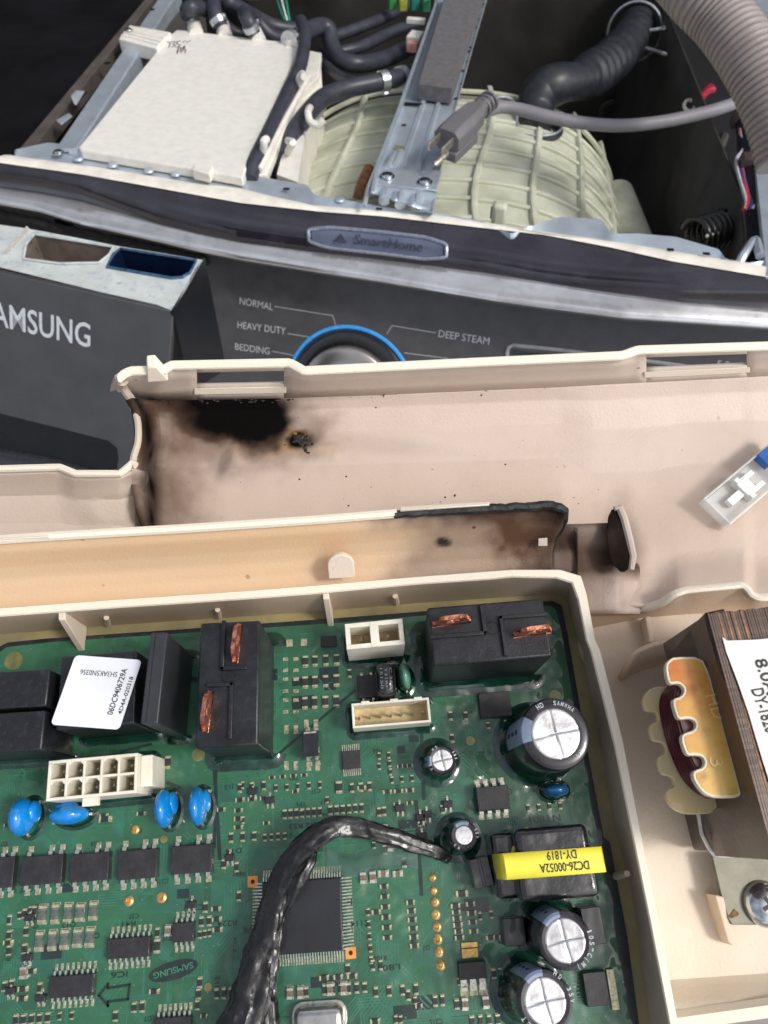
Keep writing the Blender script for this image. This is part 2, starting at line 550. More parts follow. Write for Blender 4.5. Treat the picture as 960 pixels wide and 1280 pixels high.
# blistered plastic round the burn-through
rb = random.Random(11)
M_BURN = mat('burnt_blister', (40,30,20), .45, var=.6, vscale=900, bump=.8, bscale=1800, rgb2=(14,11,10), coat=.3)
M_BURNT = mat('toasted_blister', (150,104,48), .4, var=.5, vscale=900, bump=.6, bscale=1800, rgb2=(70,46,24), coat=.3)
b = MB(); bt = MB()
def panel_z(x, y): 
    yb_ = pl([(168,712),(700,706)], x); v_ = (y-yb_)/(pl(rim_in,x)-yb_)
    return pl([(0, 5), (.12, 3.5), (.5, 0), (.6, -.6), (.8, .6), (.93, 3.0), (1.0, 5.5)], v_) + fbm(x, y, .006)*.25
for k in range(26):
    an, rr_ = rb.uniform(0, 6.28), abs(rb.gauss(0, 1))
    x_, y_ = 378 + 11*rr_*math.cos(an), 551 + 8*rr_*math.sin(an)
    p = P(x_, y_, panel_z(x_, y_)); s_ = rb.uniform(.4, 1.2)*(1.15-.25*rr_)
    (bt if x_ < 372 and rb.random() < .6 else b).ball((p.x, p.y, p.z), (s_*rb.uniform(1.2,2.4), s_*rb.uniform(.9,1.6), s_*.28), 10, 6)
for k in range(26):
    x_, y_ = rb.uniform(200, 362), 499 + abs(rb.gauss(0, 2.2))
    p = P(x_, y_, panel_z(x_, y_)); s_ = rb.uniform(.25, .7); b.ball((p.x, p.y, p.z), (s_*1.6, s_, s_*.6), 8, 5)
b.build('burnt_blisters', M_BURN, housing, kind='stuff'); bt.build('toasted_blisters', M_BURNT, housing, kind='stuff')
b = MB()
for k in range(55):
    x_ = rb.uniform(230, 760); y_ = rb.uniform(505, 640) if rb.random() < .6 else pl(rim_in, x_) + abs(rb.gauss(0, 4))
    p = P(x_, y_, panel_z(x_, y_)+.02); s_ = rb.choice([.14,.18,.2,.26,.45]); b.ball((p.x, p.y, p.z), (s_*1.2, s_, s_*.5), 7, 4)
b.build('soot_specks', M_BURN, housing, kind='stuff')
# --- lower left trough of the same shell
b = MB(); rows = []; at = {k: [] for k in ('yellow','cream','brown','soot','specks')}
for j in range(31):
    v = j/30; row = []
    for i in range(61):
        x = -80 + (182+80)*i/60
        yt = pl([(-80,588),(0,586),(75,584),(92,592),(150,592),(165,585),(182,590)], x)
        y = yt + (700-yt)*v
        z = pl([(0,13),(.06,12.5),(.18,9),(.3,6),(.6,3),(1,4)], v)
        bump = blob(x, y, 142, 634, 40, 28, .45, .1)
        z += 1.1*bump
        e = max(0, 1-(182-x)/14.0); z -= 5*e**2*sm(.15,.4,v)
        row.append(P(x, y, z))
        at['yellow'].append(.06+.25*sm(.55,1,v)); at['cream'].append(.14+.22*bump)
        at['brown'].append(min(1, .08 + .55*sm(150,182,x+fbm(x,y,.05)*14) ))
        at['soot'].append(.7*sm(174,184,x+fbm(x,y,.06)*5)); at['specks'].append(.1)
    rows.append(row)
b.grid(rows[::-1], {k: [vv for r0 in range(30, -1, -1) for vv in vals[r0*61:(r0+1)*61]] for k, vals in at.items()})
b.build('side_trough', HOUSE, housing, solid=1.4, soff=-1)
b = MB()
b.tube([P(x, pl([(-80,588),(0,586),(75,584),(95,592),(150,592),(158,586),(166,578),(174,586)], x), 13.6) for x in list(range(-80,171,5))], .8, n=8)
b.build('trough_edge', HOUSE, housing, attrs={'cream': .85, 'brown': .05})
b = MB()
b.tube(catmull([P(166,590,12.5),P(167,572,12),P(172,555,11.3),P(173,538,11),P(171,522,10.5),P(165,507,10)],6), .75, n=8)
b.build('curved_edge', HOUSE, housing, attrs={'cream': .45, 'brown': .25})
# --- cable duct wall (yellowed, right end charred)
d_top = [(-80,679),(0,673),(60,669),(250,658),(400,648),(500,640),(600,634),(690,629),(703,633)]
b = MB(); rows = []; at = {k: [] for k in ('yellow','cream','brown','soot','specks')}
NX = 170
for j in range(27):
    v = j/26; row = []
    for i in range(NX+1):
        x = -80 + (706+80)*i/NX
        yt = pl(d_top, x) + 5; yb = 785
        xx = x - (0 if x < 640 else (x-640)/66.0*pl([(0,0),(.25,2),(.45,12),(.7,16),(1,14)], v))
        yb = pl([(-90,771),(0,764),(150,753),(300,743),(390,736),(520,725),(610,718),(700,716),(712,718)], x)
        y = yt + (yb-yt)*v
        z = pl([(0,19),(.15,17.4),(.32,14.4),(.45,12.2),(.55,10.6),(.75,8.6),(1,7.4)], v)
        row.append(P(xx, y, z))
        burn = sm(430, 560, x + fbm(x,y,.02)*70)
        at['yellow'].append(.74 - .32*burn); at['cream'].append(.12 if v > .35 else 0)
        edge = 1 - sm(.0, .30, v + fbm(x,y,.03,3)*.12)
        at['brown'].append(min(1, burn*(.55+.5*edge) + .9*blob(x,y,690,660,60,60,.5,.4)*burn))
        at['soot'].append(min(1, burn*edge*.5*sm(500,640,x) + .85*blob(x,y,555,678,9,5,.5,.9,0,4) + .4*sm(655,700,x+fbm(x,y,.05)*20)))
        at['specks'].append(.25 + .5*sm(250,500,x))
    rows.append(row)
b.grid(rows[::-1], {k: [vv for r0 in range(26, -1, -1) for vv in vals[r0*(NX+1):(r0+1)*(NX+1)]] for k, vals in at.items()})
duct = b.build('cable_duct_wall', HOUSE, housing, solid=1.5, soff=-1)
b = MB(); at = {'cream': [], 'soot': [], 'brown': []}
pts = []
for x in range(-80, 500, 8): pts.append(P(x, pl(d_top, x)+1.5, 19.6))
b.tube(pts, .95, n=8)
b.build('duct_edge', HOUSE, housing, attrs={'cream': .9, 'yellow': .05})
b = MB(); pts = []; rr = []
for i, x in enumerate(range(492, 702, 3)):
    pts.append(P(x, pl(d_top, x) + 2.5 + fbm(x, 0, .08)*2, 19.6)); rr.append(.85 + .12*sm(520,600,x) + .16*fbm(x, 5, .15))
pts += [P(706,638,18.5), P(706,650,16), P(700,664,13), P(693,676,10)]; rr += [.85,.7,.6,.4]
b.tube(pts, rr, n=8)
b.build('charred_edge', mat('char', (40,40,40), .6, var=.6, vscale=400, bump=.4, bscale=900), housing, label='charred and melted black edge')
b = MB()
b.prism([P(500,638,21), P(612,631,21), P(612,627,20), P(500,633,20)], Vector((0,0,-3)))
b.build('duct_tab', HOUSE, housing, attrs={'cream': .95}, bevel=.2)
b = MB()
b.prism([P(-60,677,21), P(61,671,21), P(61,666.5,20), P(-60,672,20)], Vector((0,0,-3)))
b.build('duct_tab', HOUSE, housing, attrs={'cream': .85}, bevel=.2)
b = MB()   # the small pale window in the duct's charred end
b.prism([P(673,682,12.3), P(684,682,12.3), P(684,672,13.4), P(673,673,13.4)], Vector((0,-.1,.12)))
b.build('duct_window', HOUSE, housing, attrs={'cream': .2, 'brown': .12})
# --- scorched channel end with its upright fin
b = MB(); rows = []; at = {k: [] for k in ('brown','soot','yellow','cream')}
for j in range(19):
    v = j/18; row = []
    for i in range(25):
        x = 690 + (800-690)*i/24
        yt = 656 - 4*(i/24); y = yt + ((716 if x < 722 else 767)-yt)*v
        x2 = min(x, pl([(0,764),(.35,775),(.5,800),(1,800)], v))
        z = pl([(0,12),(.08,12),(.3,8.6),(.5,7.6),(1,6.0)], v) + .3
        z -= (z-4.0)*sm(770,798,x)*sm(.45,.65,v)
        row.append(P(x2, y, z))
        at['brown'].append(min(1, .75 + .3*sm(.15,.4,v)*(1-sm(.45,.6,v)) - .62*sm(755,790,x+fbm(x,y,.05)*18)*sm(.5,.7,v)))
        at['soot'].append(min(1, .35*(1-sm(700,740,x)) + .22 + .5*sm(740,762,x)*(1-sm(.45,.5,v)) - .22*sm(.5,.7,v)))
        at['yellow'].append(.1); at['cream'].append(0)
    rows.append(row)
b.grid(rows[::-1], {k: [vv for r0 in range(18, -1, -1) for vv in vals[r0*25:(r0+1)*25]] for k, vals in at.items()})
b.build('scorched_channel', HOUSE, housing, solid=1.2, soff=-1)
fin_o = [(757,664),(759,646),(763,637),(770,634),(775,640),(781,668),(788,690),(786,706),(775,716),(765,706),(759,688)]
b = MB()
cz = P(770, 675, 12)
base = [P(x, y, 12 + 3.5*(1-(y-634)/82)) for x, y in fin_o]
b.prism(base[::-1], Vector((1.3, .2, -.6)))
b.build('channel_fin', HOUSE, housing, bevel=.35, attrs={'brown': 1.0, 'soot': .85}, label='blackened upright fin')
b = MB()
b.tube([P(768,636,15.8), P(774,634,15.8), P(780,648,15), P(787,675,13.6), P(791,695,12.6), P(789,712,12)], [.5,.8,.8,.8,.8,.6], n=8)
b.build('fin_edge', HOUSE, housing, attrs={'cream': .3, 'brown': .3})

# --- tray round the circuit board: floor, walls, rim
RH = 12.0
rim_i = [(-90,779),(0,771),(150,760),(300,750),(390,743),(520,731),(610,725),(640,722),(695,723),(714,729),(722,750),(732,800),(738,815),(752,870),(768,935),(790,1045),(812,1155),(838,1290),(855,1375)]
rim_o = [(-90,767),(0,760),(150,749),(300,739),(390,732),(520,721),(610,714),(640,712),(700,712),(726,720),(733,742),(744,800),(751,815),(764,865),(780,930),(801,1040),(824,1150),(849,1288),(866,1370)]
bas_i = [(-90,801),(0,793),(150,781),(300,771),(390,765),(520,754),(610,748),(640,746),(694,742),(709,745),(714,770),(722,800),(727,815),(738,868),(750,930),(771,1041),(789,1111),(812,1270),(826,1375)]
b = MB(); n = len(rim_i)
def densify(pts, k=6):
    out = []
    for a, c in zip(pts, pts[1:]):
        for i in range(k): out.append((a[0]+(c[0]-a[0])*i/k, a[1]+(c[1]-a[1])*i/k))
    return out + [pts[-1]]
ri, ro, bi = densify(rim_i), densify(rim_o), densify(bas_i)
rows = []; at = {k: [] for k in ('yellow','cream','brown','specks')}
for t in range(9):
    row = []
    for (x1,y1), (x2,y2) in zip(bi, ri):
        a_, c_ = P(x1,y1,-.6), P(x2,y2,RH)
        row.append(a_ + (c_-a_)*(t/8))
        back = 1 if y2 < 775 and x2 < 700 else 0
        at['yellow'].append((.55 if back else .4)*(1-.3*t/8)*(1-.4*sm(400,650,x2)))
        at['cream'].append(.1 if back else .18 - .1*(t/8)); at['brown'].append(.3*(1-t/8)**.7 + .08); at['specks'].append(.12)
    rows.append(row)
b.grid(rows, at)
b.build('tray_wall', HOUSE, housing)
b = MB()
rows = []
for (q, zz, off) in ((0, RH, 0), (.12, RH+.35, 0), (.88, RH+.35, 0), (1, RH, 0), (1, -3, 0)):
    row = []
    for (x1,y1), (x2,y2) in zip(ri, ro):
        a_, c_ = P(x1,y1,RH), P(x2,y2,RH)
        p = a_ + (c_-a_)*q; p.z = zz
        row.append(p)
    rows.append(row)
b.grid(rows)
b.build('tray_rim', HOUSE, housing, attrs={'cream': .92, 'yellow': .06, 'brown': .02, 'specks': .06})
b = MB()
poly = [P(x, y, -.6) for x, y in bas_i] + [P(826,1420,-.6), P(-90,1420,-.6)]
b.prism(poly[::-1], Vector((0,0,-2.6)))
b.build('potting_bed', mat('yellow_resin', (152,140,98), .16, var=.25, vscale=60, coat=.7, rgb2=(112,108,80), coatbump=.35), housing, label='yellowish cured resin between board and wall')
# ribs inside the wall
for (x, y, w_, zt, ln) in ((77,763,10,RH-.2,5.6),(407,737,9,RH-.2,4.6)):
    b = MB()
    p = P(x, y, zt); c_, s_ = math.cos(R(4)), math.sin(R(4))
    ww = w_*.07
    q = [p + Vector((-ww*c_,0,0)), p + Vector((-ww*c_+s_*1.8, -1.8, -.6)), p + Vector((ww*c_+s_*1.8, -1.8, -.6)), p + Vector((ww*c_, 0, 0))]
    lo = [p + Vector((-ww, .3, -12)), p + Vector((-ww+.4, -ln, -12.3)), p + Vector((ww+.4, -ln, -12.3)), p + Vector((ww, .3, -12))]
    b.add(q+lo, [(0,1,2,3),(0,4,5,1),(1,5,6,2),(2,6,7,3),(3,7,4,0)])
    b.build('wall_rib', HOUSE, housing, attrs={'cream': .5, 'yellow': .2}, bevel=.15)
for (x, y) in ((133,772),(272,762),(494,745),(784,1092)):
    b = MB()
    p0, p1 = (P(x, y, 7), P(x+ (2 if y<900 else -14), y+ (8 if y<900 else 3), 0))
    b.tube([p0, p1], [.55,.7], n=8)
    b.build('small_rib', HOUSE, housing, attrs={'cream': .25, 'yellow': .3, 'brown': .1})
# rounded tab standing on the rim
b = MB(); poly = []
pa, pb = P(411,724,RH+.2), P(444,722,RH+.2)
ax = (pb-pa); hx = ax.length/2; axn = ax.normalized(); up = Vector((-.05,.62,.78)).normalized(); cn_ = (pa+pb)/2 + up*3.1
poly = [pa, pb] + [cn_ + axn*(hx*math.cos(a_)) + up*(hx*.95*math.sin(a_)) for a_ in [math.pi*i/12 for i in range(13)]]
b.prism(poly, axn.cross(up)*-1.2)
b.build('rounded_tab', HOUSE, housing, attrs={'cream': .45, 'yellow': .22}, bevel=.2)

# --- transformer compartment
b = MB(); rows = []; at = {k: [] for k in ('yellow','cream','brown')}
for j in range(41):
    v = j/40; row = []
    for i in range(41):
        u = i/40
        y = 768 + (1262-768)*v
        xl_ = pl([(768,740),(815,752),(870,765),(935,781),(1045,804),(1155,828),(1290,852)], y) - 6
        x = xl_ + (1090-xl_)*u
        yy = y - 12*u*(1-v) - 18*u*v
        z = -1.2 + (5.2*sm(.925,1,v))
        z += .5*fbm(x,y,.01)
        row.append(P(x, yy, z))
        at['yellow'].append(.30 + .12*sm(.5,1,v)); at['cream'].append(.25 + .35*sm(.25,.7,v)); at['brown'].append(.10*(1-v)+.12*blob(x,y,800,850,70,60,.8,.4))
    rows.append(row)
b.grid(rows[::-1], {k: [vv for r0 in range(40, -1, -1) for vv in vals[r0*41:(r0+1)*41]] for k, vals in at.items()})
b.build('compartment_floor', HOUSE, housing)
c_top = [(735,762),(790,760),(812,758),(828,752),(842,742),(856,737),(928,730),(935,736),(941,744),(950,746),(1090,736)]
c_bas = [(735,786),(805,772),(870,767),(960,762),(1090,752)]
b = MB(); xs_ = list(range(735, 1090, 5)); rows = []; at = {k: [] for k in ('yellow','brown','soot')}
for t in range(5):
    row = []
    for x in xs_:
        a_ = P(x, pl(c_bas, x), -1.0); c_ = P(x, pl(c_top, x)+5, pl([(735,2),(800,3),(828,8),(842,10.5),(1090,10.5)], x))
        row.append(a_ + (c_-a_)*t/4)
        at['yellow'].append(.55); at['brown'].append(.14+.3*(1-sm(735,800,x))); at['soot'].append(.0)
    rows.append(row)
b.grid(rows, at)
b.build('compartment_wall', HOUSE, housing)
b = MB()
b.tube([P(x, pl(c_top, x)+1, pl([(735,2),(800,3),(828,8),(842,10.5),(1090,10.5)], x)) for x in xs_ if x > 796], [.2 if x < 805 else .95 for x in xs_ if x > 796], n=8, flat=.7)
b.build('compartment_rim', HOUSE, housing, attrs={'cream': .85, 'yellow': .05, 'brown': .03})
b = MB()   # curved standing fin
arc = [(789,822),(797,814),(810,808),(822,804),(836,801),(856,799)]
top_ = [P(x, y, 9) for x, y in arc]; bot_ = [p + Vector((.8 + .3*i, -1.2, -9.6)) for i, p in enumerate(top_)]
b.grid([[p + Vector((.3*i, -2.6, -9.6)) for i, p in enumerate(top_)], top_])
b.build('curved_fin', HOUSE, housing, solid=1.0, soff=0, attrs={'yellow': .45, 'brown': .16, 'cream': .1})
b = MB()
b.prism([P(806,770,2.4), P(813,770,2.4), P(818,803,2.4), P(812,803,2.4)][::-1], Vector((0,0,-3.4)))
b.build('floor_ledge', HOUSE, housing, attrs={'yellow': .25, 'cream': .2}, bevel=.3)
b = MB()   # near rim of the compartment
xs_ = list(range(842, 1090, 8))
r1 = [P(x, 1272 - (x-850)*.14, 5.6) for x in xs_]; r0 = [P(x, 1262 - (x-850)*.14, 4.0) for x in xs_]; r2 = [P(x, 1288 - (x-850)*.14, 5.6) for x in xs_]
b.grid([[p + Vector((0,-1,-9)) for p in r2], r2, r1, r0])
b.build('compartment_near_rim', HOUSE, housing, attrs={'cream': .75, 'yellow': .1})
b = MB()   # slanting prong beside the mounting plate
b.prism([P(893,1118,3.5), P(905,1121,3.5), P(919,1178,2.5), P(916,1183,2), P(910,1178,2.4)][::-1], Vector((0,0,-4.5)))
b.build('guide_prong', HOUSE, housing, attrs={'cream': .4, 'yellow': .55}, bevel=.3)
# ================================================================== CIRCUIT BOARD
BOARD = thing('circuit_board', 'green circuit board potted in glossy resin, crowded with relays, capacitors and chips', 'circuit board', xf((0,0,0)))
G_PCB = mat('solder_mask', (40,104,68), .42, var=.15, vscale=40, coat=1.0, coatbump=1.7, rgb2=(22,70,48), bump=.1, bscale=2500)
G_TR = mat('trace_green', (42,106,82), .4, var=.15, vscale=300, coat=.9, coatbump=.5)
G_DK = mat('dark_mask', (14,40,36), .3, var=.2, vscale=200, coat=.9, coatbump=.5)
M_BLK = mat('relay_plastic', (32,33,38), .36, var=.2, vscale=260, bump=.12, bscale=3000, dirt=.12, tint=(110,112,118))
M_CHIP = mat('chip_epoxy', (40,39,42), .5, var=.25, vscale=400, bump=.2, bscale=4000, coat=.35, coatbump=.8)
M_CHIPG = mat('chip_epoxy_glossy', (24,25,30), .3, var=.3, vscale=200, coat=.9, coatbump=.9)
M_TIN = mat('tinned_lead', (206,204,190), .3, metal=.85, var=.2, vscale=2000)
M_PAD = mat('solder_pad', (176,172,140), .38, metal=.5, var=.3, vscale=1500, coat=.5)
M_GOLD = mat('gold_pad', (204,166,100), .35, metal=.75, var=.25, vscale=900, coat=.5)
M_COPPER = mat('copper_terminal', (206,136,112), .34, metal=.9, var=.3, vscale=700, dirt=.4, tint=(90,30,20), bump=.3, bscale=1500)
M_WHITE = mat('connector_nylon', (228,222,204), .42, var=.06, vscale=200, sss=.1, spec=.4)
M_CELL = mat('connector_inside', (206,184,140), .5, var=.2, vscale=300)
M_BLUE = mat('blue_epoxy', (12,132,212), .14, var=.1, vscale=180, coat=.8, coatbump=.35)
M_SLV = mat('capacitor_sleeve', (38,35,40), .24, var=.15, vscale=200, coat=.5, coatbump=.3)
M_STR = mat('sleeve_stripe', (122,136,160), .3, var=.12, vscale=200, coat=.4)
M_ALU = mat('capacitor_aluminium', (204,204,206), .36, metal=.75, var=.18, vscale=260, bump=.1, dirt=.1, tint=(120,116,112), bscale=1200)
M_PRT = mat('white_print', (205,208,214), .5, var=.1)
M_INK = mat('black_ink', (30,30,34), .5, var=.1)
M_RES = mat('resistor_body', (38,46,42), .4, var=.3, vscale=900, coat=.5)
M_MLC = mat('ceramic_tan', (120,104,84), .4, var=.3, vscale=900, coat=.5)
M_MENI = mat('resin_meniscus', (16,54,42), .08, var=.3, vscale=160, coat=1.0, coatbump=1.4)
pcb_px = [(-90,826),(0,815),(8,809),(60,803),(249,790),(430,778),(620,762),(688,757),(695,762),(702,790),(714,860),(726,932),(748,1052),(766,1150),(790,1290),(804,1380),(-90,1420)]
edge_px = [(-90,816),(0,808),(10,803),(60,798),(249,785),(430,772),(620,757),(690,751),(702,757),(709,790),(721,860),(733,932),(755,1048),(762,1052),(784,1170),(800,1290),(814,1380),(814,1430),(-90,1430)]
b = MB(); b.prism([P(x,y,0) for x,y in pcb_px][::-1], Vector((0,0,-1.5)))
PCB = b.build('board_laminate', G_PCB, BOARD)
b = MB(); b.prism([P(x,y,-.15) for x,y in edge_px][::-1], Vector((0,0,-1)))  # dark border slab, slightly larger than the board outline
b.build('board_edge_border', mat('edge_border', (22,30,38), .25, var=.3, coat=.8, coatbump=.5), BOARD)

def poly_in(x, y, poly):
    c = False; j = len(poly)-1
    for i in range(len(poly)):
        xi, yi = poly[i]; xj, yj = poly[j]
        if (yi > y) != (yj > y) and x < (xj-xi)*(y-yi)/(yj-yi)+xi: c = not c
        j = i
    return c
A4 = R(4.0)
def bdir(a): return Vector((math.cos(A4+a), math.sin(A4+a), 0))
# copper traces under the mask: thin raised ribbons with 45 degree bends
b = MB(); rnd = random.Random(3)
def ribbon(b, p, q, w_, z):
    d = (q-p); 
    if d.length < .05: return
    n_ = Vector((-d.y, d.x, 0)).normalized()*w_/2
    zz = Vector((0,0,z)); 
    b.add([p-n_+zz, q-n_+zz, q+n_+zz, p+n_+zz], [(0,1,2,3)])
for k in range(260):
    px_, py_ = rnd.uniform(0, 780), rnd.uniform(790, 1290)
    if not poly_in(px_, py_, pcb_px): continue
    p = P(px_, py_, 0); a = rnd.choice([0, math.pi/2, math.pi, -math.pi/2]); m_ = rnd.choice([1,1,2,3,5,7]); gap = rnd.choice([.35,.45,.6])
    wid = rnd.choice([.14,.18,.22,.22,.4])
    cur = p.copy(); z = .012 + .00005*k
    for s_ in range(rnd.choice([2,3,4])):
        L = rnd.uniform(1.5, 9)
        nxt = cur + bdir(a)*L
        q_ = proj(nxt + bdir(a+math.pi/2)*4); q2_ = proj(nxt - bdir(a+math.pi/2))
        if not (poly_in(q_[0]+6, q_[1], pcb_px) and poly_in(q2_[0]+6, q2_[1]-4, pcb_px)): break
        for t in range(m_):
            o_ = bdir(a+math.pi/2)*(t*gap)
            ribbon(b, cur+o_, nxt+o_, wid, z + s_*.003)
        cur = nxt; a += rnd.choice([math.pi/4, -math.pi/4])
b.build('copper_traces', G_TR, BOARD, smooth=0, kind='stuff')
# ground-pour patches: slightly lighter and darker mask areas
b = MB()
for k in range(26):
    px_, py_ = rnd.uniform(20, 740), rnd.uniform(830, 1270)
    c = P(px_, py_, 0); w0, l0 = rnd.uniform(3,11), rnd.uniform(3,9)
    if not all(poly_in(*(lambda q: (q[0]+4, q[1]-3))(proj(c + Vector((sx*w0/2, sy*l0/2, 0)))), pcb_px) for sx in (-1,1) for sy in (-1,1)): continue
    b.box((c.x, c.y, .004+.0004*k), (w0, l0, .008), A4)
b.build('copper_pours', mat('pour_green', (33,94,72), .4, coat=1, coatbump=.5, var=.1), BOARD, smooth=0, kind='stuff')
b = MB()
for k in range(30):
    px_, py_ = rnd.uniform(20, 740), rnd.uniform(830, 1270)
    c = P(px_, py_, 0); b.box((c.x, c.y, .016+.0004*k), (rnd.uniform(1.5,7), rnd.uniform(1,3), .008), A4)
for (x0,y0,x1,y1) in ((268,960,275,1075),(208,978,226,985),(525,870,530,1000),(520,1000,527,1120)):
    a_, c_ = P(x0,y0,0), P(x1,y1,0); ribbon(b, a_, c_, .7, .05)
# isolation lines
for seg in (((345,945),(445,862)),((273,830),(268,1060)),((150,940),(190,930))):
    ribbon(b, P(*seg[0],0), P(*seg[1],0), .55, .06)
b.build('dark_mask_areas', G_DK, BOARD, smooth=0, kind='stuff')
# tiny vias
b = MB()
for k in range(260):
    px_, py_ = rnd.uniform(0, 780), rnd.uniform(800, 1285)
    if poly_in(px_, py_, pcb_px):
        c = P(px_, py_, 0); b.lathe([(.16,0),(.16,.05)], 8, (c.x,c.y,0))
b.build('plated_vias', mat('via_green', (84,140,100), .3, metal=.4, coat=.8), BOARD, smooth=0, kind='stuff')

def meniscus(b_, w, d, ang_local=0, out=1.5, hh=1.6, n=40):
    """concave resin skirt climbing the foot of a rectangular part"""
    rows = []
    for (o_, z) in ((out, .02), (out*.6, .12), (out*.3, .4), (out*.1, .9), (-.05, hh)):
        row = []
        r = .3 + max(0, o_)
        for k in range(n+1):
            an = 2*math.pi*k/n
            cx = (w/2+o_-r)*(1 if math.cos(an) >= 0 else -1); cy = (d/2+o_-r)*(1 if math.sin(an) >= 0 else -1)
            row.append(Vector((cx + r*math.cos(an), cy + r*math.sin(an), z)))
        rows.append(row)
    b_.grid(rows)
def rect_part(name, c4, h, m, bevel=.35, label=None, skirt=True, taper=1.0, hh=1.6, out=1.5):
    x, y, w_, d_, a_ = rect(c4, h)
    F = xf((x, y, 0), a_)
    o = MB().box((0,0,h/2), (w_, d_, h), taper=taper).build(name, m, BOARD, F, local=True, bevel=bevel, label=label)
    if skirt:
        b_ = MB(); meniscus(b_, w_, d_, out=out, hh=hh)
        b_.build('resin_fillet', M_MENI, o, F, local=True, smooth=60)
    return o, F, w_, d_
def tilted(F, ax, ay): return F @ Matrix.Rotation(ax, 4, 'X') @ Matrix.Rotation(ay, 4, 'Y')

# ---- left relays
rect_part('relay', [(-62,844),(63,836),(58,883),(-65,890)], 15, M_BLK, label='black box relay at the left edge, upper of two')
rect_part('relay', [(-66,895),(58,888),(51,937),(-70,946)], 15, M_BLK, label='black box relay at the left edge, lower of two')
o, F, w_, d_ = rect_part('relay', [(80,822),(177,812),(163,906),(66,912)], 15.5, M_BLK, label='black relay under a white printed sticker')
MB().lathe([(.9,15.5),(.9,15.9),(.6,15.95)], 20, (w_/2-1.6, d_/2-1.2, 0)).build('vent_nub', M_CHIPG, o, F, local=True)
# sticker
sc = [P(x, y, 16.0) for x, y in ((92,819),(174,825),(152,912),(66,906))]
cen = sum(sc, Vector())/4
xd = ((sc[1]-sc[0])+(sc[2]-sc[3])).normalized()
SF = frame(cen, xd, Vector((0.02,-0.03,1)))
hw = ((sc[1]-sc[0]).length+(sc[2]-sc[3]).length)/4; hd = ((sc[0]-sc[3]).length+(sc[1]-sc[2]).length)/4
b = MB(); poly = []
for (cx, cy, a0) in ((1,-1,-90),(1,1,0),(-1,1,90),(-1,-1,180)):
    for k in range(6):
        an = R(a0 + 90*k/5)
        X = cx*(hw-.8)+.8*math.cos(an); Y = cy*(hd-.8)+.8*math.sin(an)
        poly.append(Vector((X + Y*.14, Y, 0)))
b.prism(poly, Vector((0,0,-.1)))
M_PAPER = mat('white_paper', (224,226,232), .45, var=.04, vscale=80)
stk = b.build('printed_sticker', M_PAPER, o, SF, local=True, label='white sticker with black printed code numbers')
def sub(F, x, y, rz, z=0): return F @ xf((x, y, z), rz)
d_st = FR[stk]
# the sticker hangs under the relay part, so its print is a plain third level shared with it
def third(s, F, w_, m, h=None, bold=.012): 
    q = text(s, F, w_, m, o, height=h, bold=bold); return q
third('5H3AK5N0356', sub(SF, hw*.50, hd*.60, math.pi, .02), hw*1.1, M_INK, hd*.15, bold=0)
third('06DC9406729A', sub(SF, hw*.58, -hd*.62, math.pi/2-.14, .02), hd*1.34, M_INK, hw*.17)
third('4D4A-020318', sub(SF, hw*.84, -hd*.58, math.pi/2-.14, .02), hd*1.08, M_INK, hw*.12)

# ---- tall dark film capacitor slab
o, F, w_, d_ = rect_part('film_capacitor', [(187,791),(207,790),(200,905),(177,904)], 21, mat('slab_plastic', (50,52,56), .42, var=.1, vscale=300), bevel=.25, label='tall narrow dark grey slab capacitor')
MB().box((-w_*.2,0,21.02), (.12,d_*.98,.08)).build('moulded_line', M_INK, o, F, local=True)

